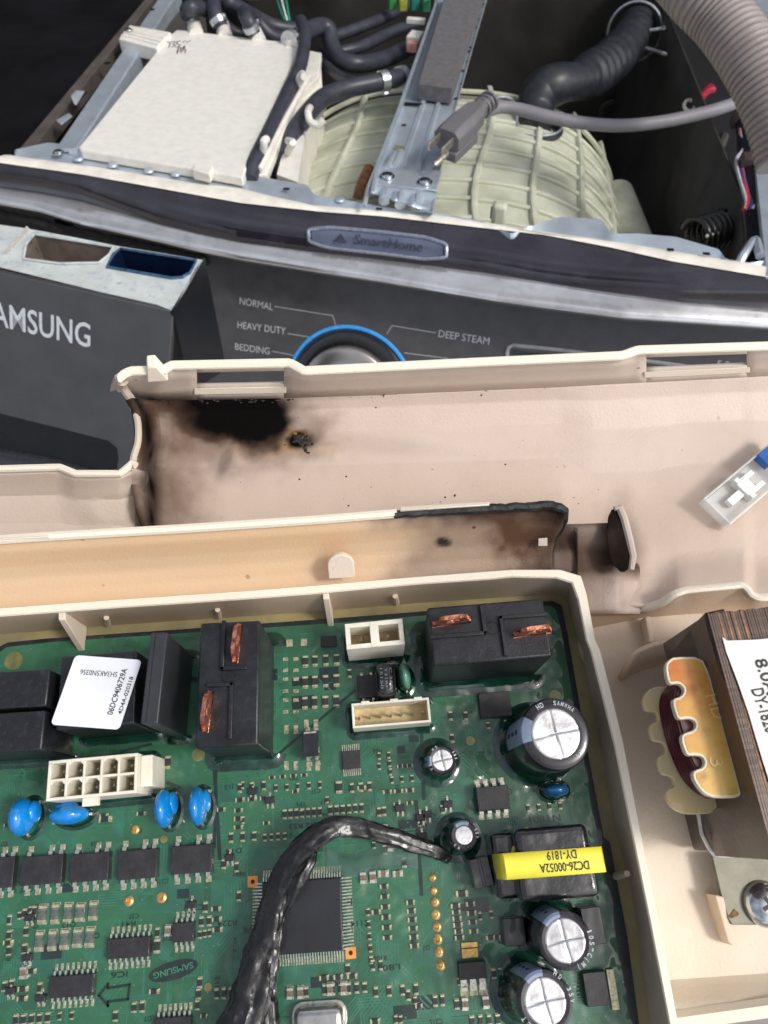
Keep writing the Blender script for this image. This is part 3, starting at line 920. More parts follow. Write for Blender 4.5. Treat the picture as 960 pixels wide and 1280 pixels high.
# ---- two power relays with quick-connect blades
def relay_detail(o, F, w_, d_, h, blades, ribs, circ, seams):
    for pts in ribs:
        b = MB()
        for (x0,y0,x1,y1) in pts:
            b.box(((x0+x1)/2, (y0+y1)/2, h+.35), (abs(x1-x0)+.7, abs(y1-y0)+.7, .9))
        b.build('guard_rib', M_BLK, o, F, local=True, bevel=.12)
    b = MB(); n = 24; r_ = 1.25
    b.tube([Vector((circ[0]+r_*math.cos(2*math.pi*i/n), circ[1]+r_*math.sin(2*math.pi*i/n), h)) for i in range(n)], .16, n=6, closed=True)
    b.lathe([(.35,h-.05),(.35,h+.08)], 12, (circ[0],circ[1],0))
    b.build('vent_mark', M_BLK, o, F, local=True)
    for (x0,y0,x1,y1) in seams:
        MB().box(((x0+x1)/2,(y0+y1)/2,h+.02),(abs(x1-x0)+.12,abs(y1-y0)+.12,.05)).build('case_seam', M_INK, o, F, local=True)
    for (x, y, rz) in blades:
        b = MB(); T = .35; L = 2.6; H = 4.6
        # blade outline in local x (length) and z (height), with a shoulder, a chamfered tip and a hole
        out = [(-L-.9,0),(L+.9,0),(L+.9,.9),(L,1.0),(L,H-1.0),(L-.8,H),(-L+.8,H),(-L,H-1.0),(-L,1.0),(-L-.9,.9)]
        hole = [(1.3*math.cos(2*math.pi*k/10), 2.5+.95*math.sin(2*math.pi*k/10)) for k in range(10)]
        c_, s_ = math.cos(rz), math.sin(rz)
        def V(u, z, t): return Vector((x + u*c_ - t*s_, y + u*s_ + t*c_, h + z))
        n = len(out)
        ring = [(0,0,0)]
        vs = []
        for t in (-T, T):
            vs += [V(u,z,t) for u,z in out] + [V(u,z,t) for u,z in hole]
        N = n+10
        fs = [(i, (i+1) % n, N+(i+1) % n, N+i) for i in range(n)]
        fs += [(n+i, N+n+i, N+n+(i+1) % 10, n+(i+1) % 10) for i in range(10)]
        b.add(vs, fs)
        # faces with a hole through bmesh bridging done by hand: fan between outline and hole by nearest angle
        for side in (0, 1):
            off = side*N
            ai = sorted(range(n), key=lambda i: math.atan2(out[i][1]-2.5, out[i][0]))
            hi = sorted(range(10), key=lambda i: math.atan2(hole[i][1]-2.5, hole[i][0]))
            seq = [(math.atan2(out[i][1]-2.5, out[i][0]), 'o', i) for i in ai] + [(math.atan2(hole[i][1]-2.5, hole[i][0])+1e-4, 'h', i) for i in hi]
            seq.sort()
            co_, ch_ = ai[-1], hi[-1]
            for _, kind, i in seq:
                if kind == 'o': f = (off+co_, off+i, off+n+ch_); co_ = i
                else: f = (off+co_, off+n+i, off+n+ch_); ch_ = i
                b.f.append(tuple(f))
        b.build('blade_terminal', M_COPPER, o, F, local=True, smooth=0, bevel=.1, label='copper blade terminal')
o, F, w_, d_ = rect_part('power_relay', [(250,779),(325,775),(323,932),(244,935)], 20, M_BLK, bevel=.4, label='tall black power relay with two copper blade terminals, long side upright in the picture', hh=2.4, out=2.6)
hx, hy = w_/2, d_/2
relay_detail(o, F, w_, d_, 20,
    [(hx*.28, hy*.62, R(84)), (-hx*.60, -hy*.45, R(84))],
    [[(-hx*.2, hy*.22, -hx*.2, hy*.98), (-hx*.2, hy*.22, hx*.55, hy*.22)], [(-hx*.62, -hy*.04, hx*.12, -hy*.04), (hx*.12, -hy*.04, hx*.12, -hy*.86)]],
    (0, hy*.1), [(-hx*.98, hy*.21, -hx*.3, hy*.21), (hx*.6, hy*.21, hx*.98, hy*.21)])
o, F, w_, d_ = rect_part('power_relay', [(535,759),(681,748),(688,820),(541,833)], 20, M_BLK, bevel=.4, label='black power relay with two copper blade terminals, lying wide beside the tray corner', hh=2.4, out=2.6)
hx, hy = w_/2, d_/2
relay_detail(o, F, w_, d_, 20,
    [(-hx*.62, hy*.40, R(3)), (hx*.72, -hy*.18, R(3))],
    [[(-hx*.98, -hy*.05, -hx*.08, -hy*.05), (-hx*.08, -hy*.05, -hx*.08, hy*.85)], [(hx*.22, hy*.42, hx*.98, hy*.42), (hx*.22, hy*.42, hx*.22, -hy*.82)]],
    (hx*.06, hy*.12), [(0.0, hy*.5, 0.0, hy*.98), (-hx*.05, -hy*.98, -hx*.05, -hy*.3)])

# ---- electrolytic capacitors
def ecap(base, top, h, rb, rt, ralu, label, stripe_deg, words, cross=True):
    p0, p1 = P(base[0], base[1], 0), P(top[0], top[1], h)
    ax = (p1-p0); L = ax.length
    F = frame(p0, bdir(0), ax)
    r_ = rt
    prof = [(r_*.97,-.5),(r_,0),(r_, L*.12),(r_*.955, L*.155),(r_*.955,L*.175),(r_, L*.21),(r_, L-.9),(r_*.96,L-.3),(r_*.86,L-.02),(ralu+.05,L-.06),(ralu,L-.25)]
    o = MB().lathe(prof, 48).build('electrolytic_capacitor', M_SLV, BOARD, F, local=True, label=label)
    # aluminium disc with a pressed cross
    b = MB(); vs = []; n = 96; rings = 22
    rows = []
    for i in range(rings+1):
        rr = max(.02, ralu*i/rings); row = []
        for k in range(n+1):
            an = 2*math.pi*k/n; X, Y = rr*math.cos(an), rr*math.sin(an)
            q = min(abs(X*math.cos(.15)+Y*math.sin(.15)), abs(-X*math.sin(.15)+Y*math.cos(.15)))
            z = L-.12 - (.14*math.exp(-(q/.16)**2) if cross else 0) - (.1 if i == rings else 0)
            row.append(Vector((X, Y, z)))
        rows.append(row)
    b.grid([r_0 for r_0 in rows])
    b.build('aluminium_top', M_ALU, o, F, local=True, smooth=80)
    # pale stripe down the side, wrapping over the shoulder
    a0, a1 = stripe_deg
    rows = []
    for (rr, z) in ((r_+.03, L*.22), (r_+.03, L-.9), (r_*.96+.03, L-.27), (r_*.86+.03, L+.02), (ralu+.1, L-.02)):
        rows.append([Vector((rr*math.cos(R(a0+(a1-a0)*k/14)), rr*math.sin(R(a0+(a1-a0)*k/14)), z)) for k in range(15)])
    MB().grid(rows).build('polarity_stripe', M_STR, o, F, local=True)
    for k in range(3):
        am = R((a0+a1)/2); X, Y = (r_+.06)*math.cos(am), (r_+.06)*math.sin(am)
        MB().box((X, Y, L*(.38+.2*k)), (.15, r_*.12, r_*.26), am).build('minus_mark', M_INK, o, F, local=True)
    for (s, a_, rr, wd, hgt) in words:
        # letters one by one round the shoulder
        step = wd/len(s)
        for k, ch in enumerate(s):
            if ch == ' ': continue
            an = R(a_ - step*k)
            FF = F @ xf((rr*math.cos(an), rr*math.sin(an), L-.02), an - math.pi/2)
            text(ch, FF, hgt*.62 if ch not in '1Ii()' else hgt*.28, M_PRT, o, 'shoulder_letter', height=hgt, lift=.09, bold=.01, center=True)
    b = MB(); 
    g0 = P(base[0], base[1], 0)
    rows = []
    for (q, z) in ((r_+2.0, .02), (r_+1.0,.2), (r_+.4,.7), (r_-.1,1.6)):
        rows.append([Vector((q*math.cos(2*math.pi*k/40), q*math.sin(2*math.pi*k/40), z)) for k in range(41)])
    MB().grid(rows).build('resin_fillet', M_MENI, o, xf(g0), local=True)
    return o
ecap((668,930), (695,917), 19, 6.0, 6.3, 4.35, 'largest electrolytic capacitor, leaning by the tray wall with a cross-scored silver top', (148,192), [('SAMWHA', 84, 4.95, 44, .75), ('HD', 118, 4.95, 16, .9), ('(M)', -40, 4.95, 18, .6)])
ecap((546,953), (553,950), 9.5, 2.7, 2.75, 1.95, 'small electrolytic capacitor below the white seven pin connector', (160,200), [('HD', 130, 2.35, 36, .45), ('6.3', 30, 2.35, 40, .45), ('VX', 215, 2.35, 34, .45)])
ecap((572,1047), (580,1044), 9.5, 2.5, 2.6, 1.6, 'small electrolytic capacitor with pale shoulder at the end of the taped cable', (60,130), [('25V', 20, 2.15, 46, .45), ('HD', 240, 2.15, 40, .45)], cross=False)
ecap((686,1162), (707,1176), 17, 4.0, 4.45, 3.3, 'electrolytic capacitor just below the yellow taped transformer, printed 105 degrees', (95,140), [('105°C(M)', 15, 3.85, 95, .75)])
ecap((657,1237), (682,1252), 17, 4.0, 4.55, 3.35, 'lowest electrolytic capacitor with a silver cross-scored top', (88,132), [('HD', 60, 3.95, 24, .7), ('35V', 20, 3.95, 34, .7), ('PET', 235, 3.95, 40, .75)])

# ---- white connectors
def socket(name, c4, h, nx, ny, label, wall=.55, pins=True, open_=False, pin_m=M_CELL, key=None, depth=6.0, oct_=False):
    x, y, w_, d_, a_ = rect(c4, h)
    F = xf((x, y, 0), a_)
    b = MB()
    # outer shell made as separate walls so the cells are really hollow
    b.box((0, d_/2-wall/2, h/2), (w_, wall, h)); b.box((0, -d_/2+wall/2, h/2), (w_, wall, h))
    b.box((w_/2-wall/2, 0, h/2-.002), (wall, d_-2*wall, h)); b.box((-w_/2+wall/2, 0, h/2-.002), (wall, d_-2*wall, h))
    cw, cd_ = (w_-wall)/nx, (d_-wall)/ny
    if not open_:
        for i in range(1, nx): b.box((-w_/2+wall/2+i*cw, 0, h/2-.01), (wall*.8, d_-2*wall, h-.02))
        for j in range(1, ny): b.box((0, -d_/2+wall/2+j*cd_, h/2-.02), (w_-2*wall, wall*.8, h-.05))
    if oct_:
        for i in range(nx):
            for j in range(ny):
                if (i+j) % 2 == 0 and i < nx-1 or j == 0 and i < 2:
                    cx, cy = -w_/2+wall/2+(i+.5)*cw, -d_/2+wall/2+(j+.5)*cd_
                    for sx in (-1, 1):
                        ex, ey = cx+sx*(cw/2-wall*.35), cy+(cd_/2-wall*.35)
                        b.prism([(ex, ey, h-.05), (ex, ey-.75, h-.05), (ex-sx*.75, ey, h-.05)][::(-1 if sx > 0 else 1)], Vector((0,0,-depth)))
    o = b.build(name, M_WHITE, BOARD, F, local=True, label=label, bevel=.08, smooth=30)
    MB().box((0,0,h-depth), (w_-.1, d_-.1, .3)).build('cell_floor', pin_m, o, F, local=True)
    for i in range(nx):
        for j in range(ny):
            cx, cy = -w_/2+wall/2+(i+.5)*cw, -d_/2+wall/2+(j+.5)*cd_
            if pins: MB().tube([(cx, cy, h-depth), (cx, cy, h-depth+depth*.55), (cx, cy, h-depth+depth*.62)], [.42 if not open_ else .28]*2+[.1], n=8).build('pin', M_TIN, o, F, local=True)
    b_ = MB(); meniscus(b_, w_, d_, out=1.5, hh=1.4); b_.build('resin_fillet', M_MENI, o, F, local=True, smooth=60)
    return o, F, w_, d_
o, F, w_, d_ = socket('ten_pin_connector', [(62,951),(173,941),(170,991),(56,1002)], 11, 5, 2, 'white connector with ten square cells in two rows', oct_=True, depth=7)
MB().box((-.2, -d_/2-.75, 10.3), (2.9, 1.5, 1.2)).build('latch_tab', M_WHITE, o, F, local=True, bevel=.1)
MB().box((w_/2+1.1, .4, 4.5), (2.2, d_*.8, 9.0)).build('side_shoulder', M_WHITE, o, F, local=True, bevel=.2)
o, F, w_, d_ = socket('two_pin_connector', [(431,780),(503,773),(506,805),(433,812)], 12, 2, 1, 'white two cell connector near the back wall', wall=.9, depth=7)
MB().box((0, 0, 11.9), (1.7, d_*.97, .35)).build('centre_web', M_WHITE, o, F, local=True, bevel=.08)
o, F, w_, d_ = socket('seven_pin_connector', [(439,879),(536,872),(539,902),(441,911)], 7, 7, 1, 'low white open connector with seven pins in a row', wall=.45, open_=True, depth=5.5)
for q in (-.32, 0.05, .36):
    MB().box((w_*q, d_/2, 6.9), (1.6, .5, .5)).build('polarising_notch', M_WHITE, o, F, local=True, bevel=.05)

# ---- disc capacitors
def disc(c, h, wpx, hpx, ang, m, label, name='disc_capacitor', tab=True):
    p = P(c[0], c[1], h)
    F = xf((p.x, p.y, 0), A4+ang)
    k = .146
    o = MB().ball((0,0,h*.55), (wpx*k, hpx*k, h*1.02), 28, 16).build(name, m, BOARD, F, local=True, smooth=80, label=label)
    if tab:
        MB().ball((wpx*k*.42, hpx*k*.12, h*.42), (wpx*k*.55, hpx*k*.62, h*.6), 16, 10).build('lead_bump', m, o, F, local=True, smooth=80)
    b = MB()
    MB().tube([(wpx*k*.5, hpx*k*.42, -.2), (wpx*k*.45, hpx*k*.40, 1.6), (wpx*k*.2, hpx*k*.3, 2.4)], .32, n=8).build('lead', M_TIN, o, F, local=True)
    MB().tube([(0, -hpx*k*.5, -.2), (0, -hpx*k*.46, 1.3), (0, -hpx*k*.3, 2.2)], .32, n=8).build('lead', M_TIN, o, F, local=True)
    rows = []
    for (q, z) in ((1.3,.03),(.7,.2),(.3,.7)):
        rows.append([Vector(((wpx*k/2*.85+q)*math.cos(2*math.pi*t/32), (hpx*k/2*.85+q)*math.sin(2*math.pi*t/32), z)) for t in range(33)])
    MB().grid(rows).build('resin_fillet', M_MENI, o, F, local=True)
disc((17,1021), 8, 28, 46, R(0), M_BLUE, 'blue disc capacitor on edge at the far left')
disc((79,1018), 6.5, 24, 50, R(90), M_BLUE, 'blue disc capacitor lying crosswise below the ten cell connector')
disc((199,1010), 8, 23, 47, R(3), M_BLUE, 'blue disc capacitor on edge, left one of the upright pair')
disc((242,1007), 8, 22, 47, R(3), M_BLUE, 'blue disc capacitor on edge, right one of the upright pair')
disc((506,842), 7, 17, 37, R(6), mat('green_epoxy', (96,150,128), .2, var=.12, coat=.7, coatbump=.3), 'dull green disc capacitor beside the black coil', tab=False)
disc((698,987), 5, 34, 17, R(0), mat('blue_epoxy_dim', (30,96,150), .14, var=.15, vscale=180, coat=1.0, coatbump=.35), 'small blue disc capacitor below the largest capacitor', tab=False)
# ---- black rounded film part with pale markings
o, F, w_, d_ = rect_part('line_inductor', [(469,828),(493,827),(496,868),(471,870)], 9, M_CHIPG, bevel=1.2, label='small glossy rounded black part with faint markings')
for i, s in enumerate(('15150', 'T31RF', 'C 260')):
    text(s, F @ xf((-w_*.28 + i*w_*.24, d_*.32, 9.02), -math.pi/2), d_*.62, mat('faint_print', (120,124,128), .5), o, height=w_*.13, lift=.03)

# ---- flat chips with legs
def chip(c4, h, m, top, bot, label=None, leg=(.35,.75), name='chip', lift=0.1, side=(0,0), pads=True, skip_t=(), skip_b=()):
    x, y, w_, d_, a_ = rect(c4, h)
    F = xf((x, y, 0), a_)
    o = MB().box((0,0,lift+(h-lift)/2), (w_, d_, h-lift), taper=.97).build(name, m, BOARD, F, local=True, bevel=.1, label=label)
    bl = MB(); bp = MB()
    for (n, sg, skip) in ((top, 1, skip_t), (bot, -1, skip_b)):
        for i in range(n):
            if i in skip: continue
            X = (i+.5)/n*w_ - w_/2
            bl.box((X, sg*(d_/2+leg[1]*.35), h*.42), (leg[0], leg[1]*.7, .18))
            bl.box((X, sg*(d_/2+leg[1]*.95), .12), (leg[0], leg[1]*.7, .16))
            bp.box((X, sg*(d_/2+leg[1]*1.25), .05), (leg[0]*1.35, leg[1]*1.1, .06))
    for (n, sg) in ((side[0], -1), (side[1], 1)):
        for i in range(n):
            Y = (i+.5)/n*d_ - d_/2
            bl.box((sg*(w_/2+leg[1]*.35), Y, h*.42), (leg[1]*.7, leg[0], .18))
            bl.box((sg*(w_/2+leg[1]*.95), Y, .12), (leg[1]*.7, leg[0], .16))
            bp.box((sg*(w_/2+leg[1]*1.25), Y, .05), (leg[1]*1.1, leg[0]*1.35, .06))
    if bl.v: bl.build('legs', M_TIN, o, F, local=True, kind='stuff')
    if bp.v and pads: bp.build('solder_joints', M_PAD, o, F, local=True, kind='stuff')
    return o, F, w_, d_
for i, (x0, x1, y0, y1, sk) in enumerate(((-32,18,1071,1110,(1,)), (26,79,1068,1105,(1,)), (87,137,1065,1101,(1,)), (147,197,1061,1098,(1,)), (214,266,1055,1091,(1,)))):
    chip([(x0,y0+3),(x1,y0-1),(x1-1,y1-1),(x0-2,y1+3)], 1.8, M_CHIP, 4, 4, 'matt black eight leg driver chip, ' + ('at the left edge','second in the row','middle of the row of five','fourth in the row','last in the row, nearest the cable')[i], leg=(.75,.95), skip_t=sk)
chip([(133,1174),(188,1170),(187,1196),(132,1200)], 1.6, M_CHIP, 8, 8, 'sixteen leg chip between the resistor rows and the oval logo', leg=(.36,1.0))
chip([(62,1221),(118,1217),(116,1245),(60,1249)], 1.6, M_CHIP, 8, 8, 'sixteen leg chip beside the printed arrow', leg=(.36,1.0))
chip([(216,1154),(243,1152),(242,1177),(215,1179)], 1.6, M_CHIP, 4, 4, 'eight leg chip above the oval logo', leg=(.4,.95))
chip([(193,1273),(239,1270),(238,1298),(192,1301)], 1.6, M_CHIP, 7, 7, 'chip cut by the lower edge of the picture', leg=(.4,1.0))
chip([(427,939),(450,937),(451,960),(428,962)], 1.0, M_CHIP, 9, 9, 'fine pitched small chip right of the black optocoupler', leg=(.18,.7))
chip([(595,984),(636,980),(638,1011),(597,1015)], 3.0, M_CHIP, 4, 4, 'eight leg regulator chip above the yellow taped transformer', leg=(.8,.8))
chip([(598,866),(638,863),(640,895),(600,898)], 1.3, M_CHIP, 0, 0, 'square black chip drowned in resin below the wide relay')
chip([(401,795),(420,794),(421,807),(402,808)], 1.0, M_CHIP, 0, 0, 'tiny black chip by the back wall')
chip([(446,845),(470,842),(473,871),(448,873)], 1.8, M_CHIP, 2, 2, 'black chip touching the rounded inductor', leg=(.5,.5))
chip([(729,1216),(758,1213),(763,1257),(733,1260)], 2.0, M_CHIP, 0, 0, 'black transistor with a bare metal tab at the board edge')
c = P(765,1236,0); MB().box((c.x, c.y, .4), (1.3, 6.2, .5), A4).build('metal_tab', M_PAD, BOARD)
chip([(572,1204),(607,1201),(609,1223),(574,1226)], 1.6, M_CHIP, 0, 3, 'black three leg regulator with a gold tab on top', leg=(1.1,1.5))
c = P(587,1191,0); MB().box((c.x, c.y, .35), (3.0, 1.5, .5), A4).box((c.x-.02, c.y+1.3, .3), (3.0, .9, .3), A4).build('gold_tab', M_GOLD, BOARD, bevel=.06)
chip([(628,1148),(655,1146),(659,1182),(631,1184)], 3, M_CHIPG, 0, 0, 'glossy black block left of the lower capacitors')
chip([(727,1135),(752,1132),(757,1180),(731,1183)], 3, M_CHIPG, 0, 0, 'glossy black block right of the lower capacitors')
o, F, w_, d_ = chip([(378,914),(399,912),(399,945),(378,947)], 5, M_CHIPG, 2, 2, 'glossy black optocoupler standing over the dark line', leg=(.7,.7), name='optocoupler')
MB().box((0, d_*.42, 5.02), (w_*.75, .35, .08)).build('shiny_mark', M_TIN, o, F, local=True)
o, F, w_, d_ = chip([(588,1075),(612,1068),(616,1108),(592,1112)], 5, M_CHIPG, 0, 0, 'glossy black stub beside the taped transformer', name='small_coil')
MB().box((0,0,5.0), (.6, d_*.9, .3)).build('centre_ridge', M_CHIPG, o, F, local=True, bevel=.1)
# main processor
o, F, w_, d_ = chip([(325,1103),(427,1096),(429,1189),(329,1196)], 1.5, mat('processor_epoxy', (20,21,26), .42, var=.35, vscale=120, coat=.4, coatbump=.5, rgb2=(36,38,44)), 30, 30, 'large square black processor with fine legs on all four sides', leg=(.2,1.05), side=(22,22), name='processor')
for (x, y) in ((316,1102),(438.5,1191)):
    c = P(x, y, 0)
    q = MB().box((c.x, c.y, .05), (1.9, 1.9, .1), A4).build('alignment_mark', mat('bare_copper_orange', (232,148,66), .45, var=.1, coat=.4), BOARD, label='orange square alignment mark')
    MB().lathe([(.38,0),(.38,.14)], 16, (c.x, c.y, 0)).build('centre_dot', M_INK, q)
# crystal can
o, F, w_, d_ = rect_part('crystal_can', [(366,1262),(428,1258),(430,1290),(367,1294)], 3.6, mat('crystal_steel', (196,194,192), .25, metal=.9, var=.15, vscale=200), bevel=.1, label='polished metal crystal can cut by the lower edge', skirt=False)
o.modifiers[0].limit_method = 'NONE'; o.modifiers[0].width = .0012; o.modifiers[0].segments = 5
b = MB(); b.prism([(sx*((w_+1.2)/2-2)+2*math.cos(R(a0+15*k)), sy*((d_+1.2)/2-2)+2*math.sin(R(a0+15*k)), .65) for sx,sy,a0 in ((1,1,0),(-1,1,90),(-1,-1,180),(1,-1,270)) for k in range(7)][::-1], (0,0,-.5)); b.build('crystal_flange', M_TIN, o, F, local=True, bevel=.2)
# gold test points and rings
for (x, y, r_) in ((541,1097,.75),(542.5,1113,.75),(544,1127.5,.85),(545,1143,.9),(546.5,1158,.9),(547.5,1174,.9),(549,1190,.9),(551,1206,.9),(161,1126,.95),(202,1122,.95),(169,1037,.85)):
    c = P(x, y, 0)
    MB().lathe([(r_,0),(r_,.12),(r_*.75,.3),(r_*.45,.36),(r_*.3,.22)], 20, (c.x,c.y,0)).build('test_point', M_GOLD, BOARD)
for (x, y, r_) in ((17,826,1.9),(248,943,1.3),(205,1049,.7),(694,870,1.2),(588,926,.9),(687,777,.8),(693,813,.4),(260,1234,.7)):
    c = P(x, y, 0)
    MB().lathe([(r_,0),(r_,.06),(r_*.5,.08)], 24, (c.x,c.y,0)).build('drowned_pad', mat('dull_gold', (128,128,74), .4, metal=.35, coat=.8, var=.2), BOARD)
# ---- chip resistors and capacitors; meshes shared
def proto(L, Wd, H, body, endf=.17, name='chip_resistor'):
    o = MB().box((0,0,H/2), (Wd, L*(1-2*endf), H)).build(name, body, BOARD, xf(), local=True)
    b_ = MB()
    for s_ in (-1, 1): b_.box((0, s_*L*(.5-endf/2), H/2+.01), (Wd*1.03, L*endf, H+.03))
    for s_ in (-1, 1): b_.box((0, s_*L*.53, .03), (Wd*1.1, L*.14, .06))
    b_.build('end_cap', M_PAD if body is not M_MLC else M_TIN, o, xf(), local=True)
    return o
kinds = {'big': proto(2.9,1.5,.55,mat('resistor_grey', (92,98,92), .45, var=.3, vscale=900, coat=.5)), 'mid': proto(2.1,1.1,.5,M_RES), 'small': proto(1.55,.75,.4,M_RES), 'tiny': proto(1.15,.6,.35,M_RES),
         'cap': proto(1.8,1.1,.8,M_MLC,.26,'chip_capacitor'), 'bigcap': proto(2.3,1.3,.9,M_MLC,.24,'chip_capacitor')}
used = set(); count = [0]
def smd(kind, x, y, ang=0):
    F = xf(P(x, y, 0), A4 + R(ang) + rnd.uniform(-.02,.02))
    o = kinds[kind]
    count[0] += 1
    if kind not in used:
        used.add(kind)
        for q in [o] + list(o.children): FR[q] = F
        place(o, BOARD, F)
        for ch in o.children: place(ch, o, F)
        return
    c_ = clone(o, BOARD, F); c_.scale = (rnd.uniform(.9,1.08), rnd.uniform(.93,1.06), rnd.uniform(.8,1.2))
for (x, y) in ((54,1142.5),(70,1141.5),(85.5,1141),(101,1140),(117,1138),(50,1176),(66,1175),(81.5,1173.5),(97.5,1172),(113,1171)): smd('big', x, y)
for r0, y in enumerate((827,853,879)):
    for c0, x in enumerate((382,394,407.5,421)): smd('mid', x - r0*.3, y - c0*.8)
for y in (824,838,849,864,875,890): 
    for x in (357,370): 
        c = P(x, y, 0); MB().box((c.x,c.y,.08),(1.1,.7,.14),A4).build('solder_pad', M_PAD, BOARD)
for (x,y) in ((362,804),(380,803)):
    c = P(x, y, 0); MB().box((c.x,c.y,.08),(1.3,1.5,.14),A4).build('solder_pad', M_PAD, BOARD)
for (x, y) in ((358,912),(370,912),(383,905),(395,905),(358,957),(370,957),(386,958),(397,958)):
    c = P(x, y, 0); MB().box((c.x,c.y,.08),(.9,1.7,.14),A4).build('solder_pad', M_PAD, BOARD)
def row(kind, x0, y0, x1, y1, n, ang=0):
    for i in range(n):
        t = i/(n-1) if n > 1 else 0
        smd(kind, x0+(x1-x0)*t, y0+(y1-y0)*t, ang)
row('small', 356, 1018, 400, 1015, 7); row('small', 413, 1013, 452, 1010, 6)
row('tiny', 331, 1047, 356, 1045, 4); row('small', 289, 1047, 318, 1045, 3)
row('small', 298, 1013, 298, 1034, 3, 90); row('tiny', 333, 1029, 340, 1028, 1, 90)
row('small', 480, 1108, 484, 1172, 6, 90); row('cap', 454, 1097, 466, 1096, 2); row('cap', 479, 1092, 497, 1092, 2, 90)
row('small', 270, 1136, 272, 1162, 3, 90); row('tiny', 250, 1168, 262, 1166, 3); row('small', 257, 1134, 257, 1134, 1)
row('cap', 363, 1241, 376, 1240, 2); row('small', 383, 1240, 383, 1240, 1); row('small', 406, 1237, 456, 1234, 6); row('cap', 413, 1236, 430, 1235, 2)
row('small', 271, 1242, 289, 1241, 3); row('small', 435, 1211, 435, 1211, 1); row('small', 466, 1206, 476, 1206, 2)
row('small', 513, 1128, 518, 1182, 6, 90); row('small', 569, 1132, 574, 1172, 6, 90); row('small', 588, 1130, 592, 1164, 4, 90)
row('mid', 577, 1117, 577, 1117, 1, 90); row('tiny', 600, 1145, 614, 1143, 2); row('small', 613, 1172, 620, 1172, 2, 90)
row('cap', 581, 1254, 581, 1254, 1); row('cap', 607, 1252, 607, 1252, 1); row('small', 544, 1251, 553, 1250, 2); row('small', 571, 1255, 571, 1255, 1)
row('tiny', 495, 1274, 501, 1274, 2); row('small', 590, 1276, 622, 1274, 4); row('small', 617, 1217, 625, 1216, 2)
row('small', 563, 895, 582, 895, 2); row('small', 565, 923, 565, 923, 1); row('tiny', 610, 907, 632, 904, 2)
row('small', 484, 990, 512, 988, 3, 90); row('tiny', 496, 1005, 512, 1004, 2, 90); row('tiny', 490, 975, 515, 973, 3)
row('small', 440, 985, 462, 983, 3); row('mid', 424, 984, 424, 984, 1); row('small', 452, 985, 452, 985, 1, 90); row('small', 474, 1015, 480, 1014, 2)
row('tiny', 474, 945, 474, 958, 2); row('tiny', 486, 944, 488, 965, 3); row('tiny', 500, 958, 512, 957, 3, 90)
row('cap', 488, 1057, 500, 1056, 1); row('small', 481, 1062, 505, 1078, 2)
row('small', 12, 1150, 12, 1188, 3); row('small', 33, 1164, 31, 1186, 2); row('small', 31, 1142, 43, 1139, 2); row('cap', 31, 1215, 31, 1215, 1)
row('small', 6, 1233, 15, 1231, 2); row('small', 29, 1236, 28, 1248, 2, 90); row('small', 50, 1235, 50, 1235, 1); row('small', 197, 1166, 197, 1166, 1); row('cap', 211, 1163, 210, 1163, 1); row('mid', 197, 1182, 197, 1182, 1)
row('small', 252, 1152, 262, 1151, 2); row('small', 168, 1259, 178, 1258, 2); row('small', 193, 1239, 193, 1239, 1, 90); row('small', 250, 1228, 247, 1256, 3)
row('small', 20, 1275, 60, 1272, 5); row('tiny', 75, 1270, 90, 1269, 2); row('small', 299, 1120, 299, 1120, 1); row('small', 280, 1080, 296, 1084, 2)
row('small', 130, 1020, 177, 1017, 2, 90); row('mid', 210, 953, 210, 953, 1); row('mid', 132, 1024, 132, 1024, 1, 90)
row('small', 232, 820, 230, 876, 3); row('small', 437, 842, 437, 842, 1); row('tiny', 660, 1010, 700, 1007, 4); row('small', 737, 1228, 740, 1246, 1)
row('small', 300, 985, 330, 982, 3); row('tiny', 340, 972, 380, 969, 4, 90); row('tiny', 345, 985, 400, 981, 5); row('small', 300, 1000, 330, 998, 3, 90)
row('tiny', 460, 1140, 464, 1200, 5); row('small', 405, 1222, 440, 1220, 3, 90); row('small', 470, 1240, 520, 1236, 4)
# random thin filler, kept off the big parts
bigs = [(0,800,235,955),(40,935,200,1030),(235,770,350,960),(350,790,430,960),(425,765,545,915),(525,745,700,860),(530,860,760,1010),(590,980,770,1280),(270,1040,460,1290),(0,1050,270,1115),(550,1020,600,1115),(40,1120,270,1260),(530,1085,560,1215),(180,975,262,1040)]
for k in range(120):
    x, y = rnd.uniform(5,760), rnd.uniform(940,1278)
    if any(a < x < c_ and b_ < y < d for a, b_, c_, d in bigs): continue
    if not poly_in(x+12, y, pcb_px): continue
    smd(rnd.choice(['tiny','tiny','small']), x, y, rnd.choice([0,90]))
# small dark transistors
for (x, y) in ((36,1147),(33,1197),(12,1239),(50,1248),(239,1131),(287,1072),(316,989),(337,1000),(500,1010),(526,1022),(534,1018),(560,1005),(528,1045)):
    chip([(x-6,y-4),(x+6,y-5),(x+6,y+4),(x-6,y+5)], .9, M_CHIP, 1, 2, leg=(.35,.5), name='small_transistor')
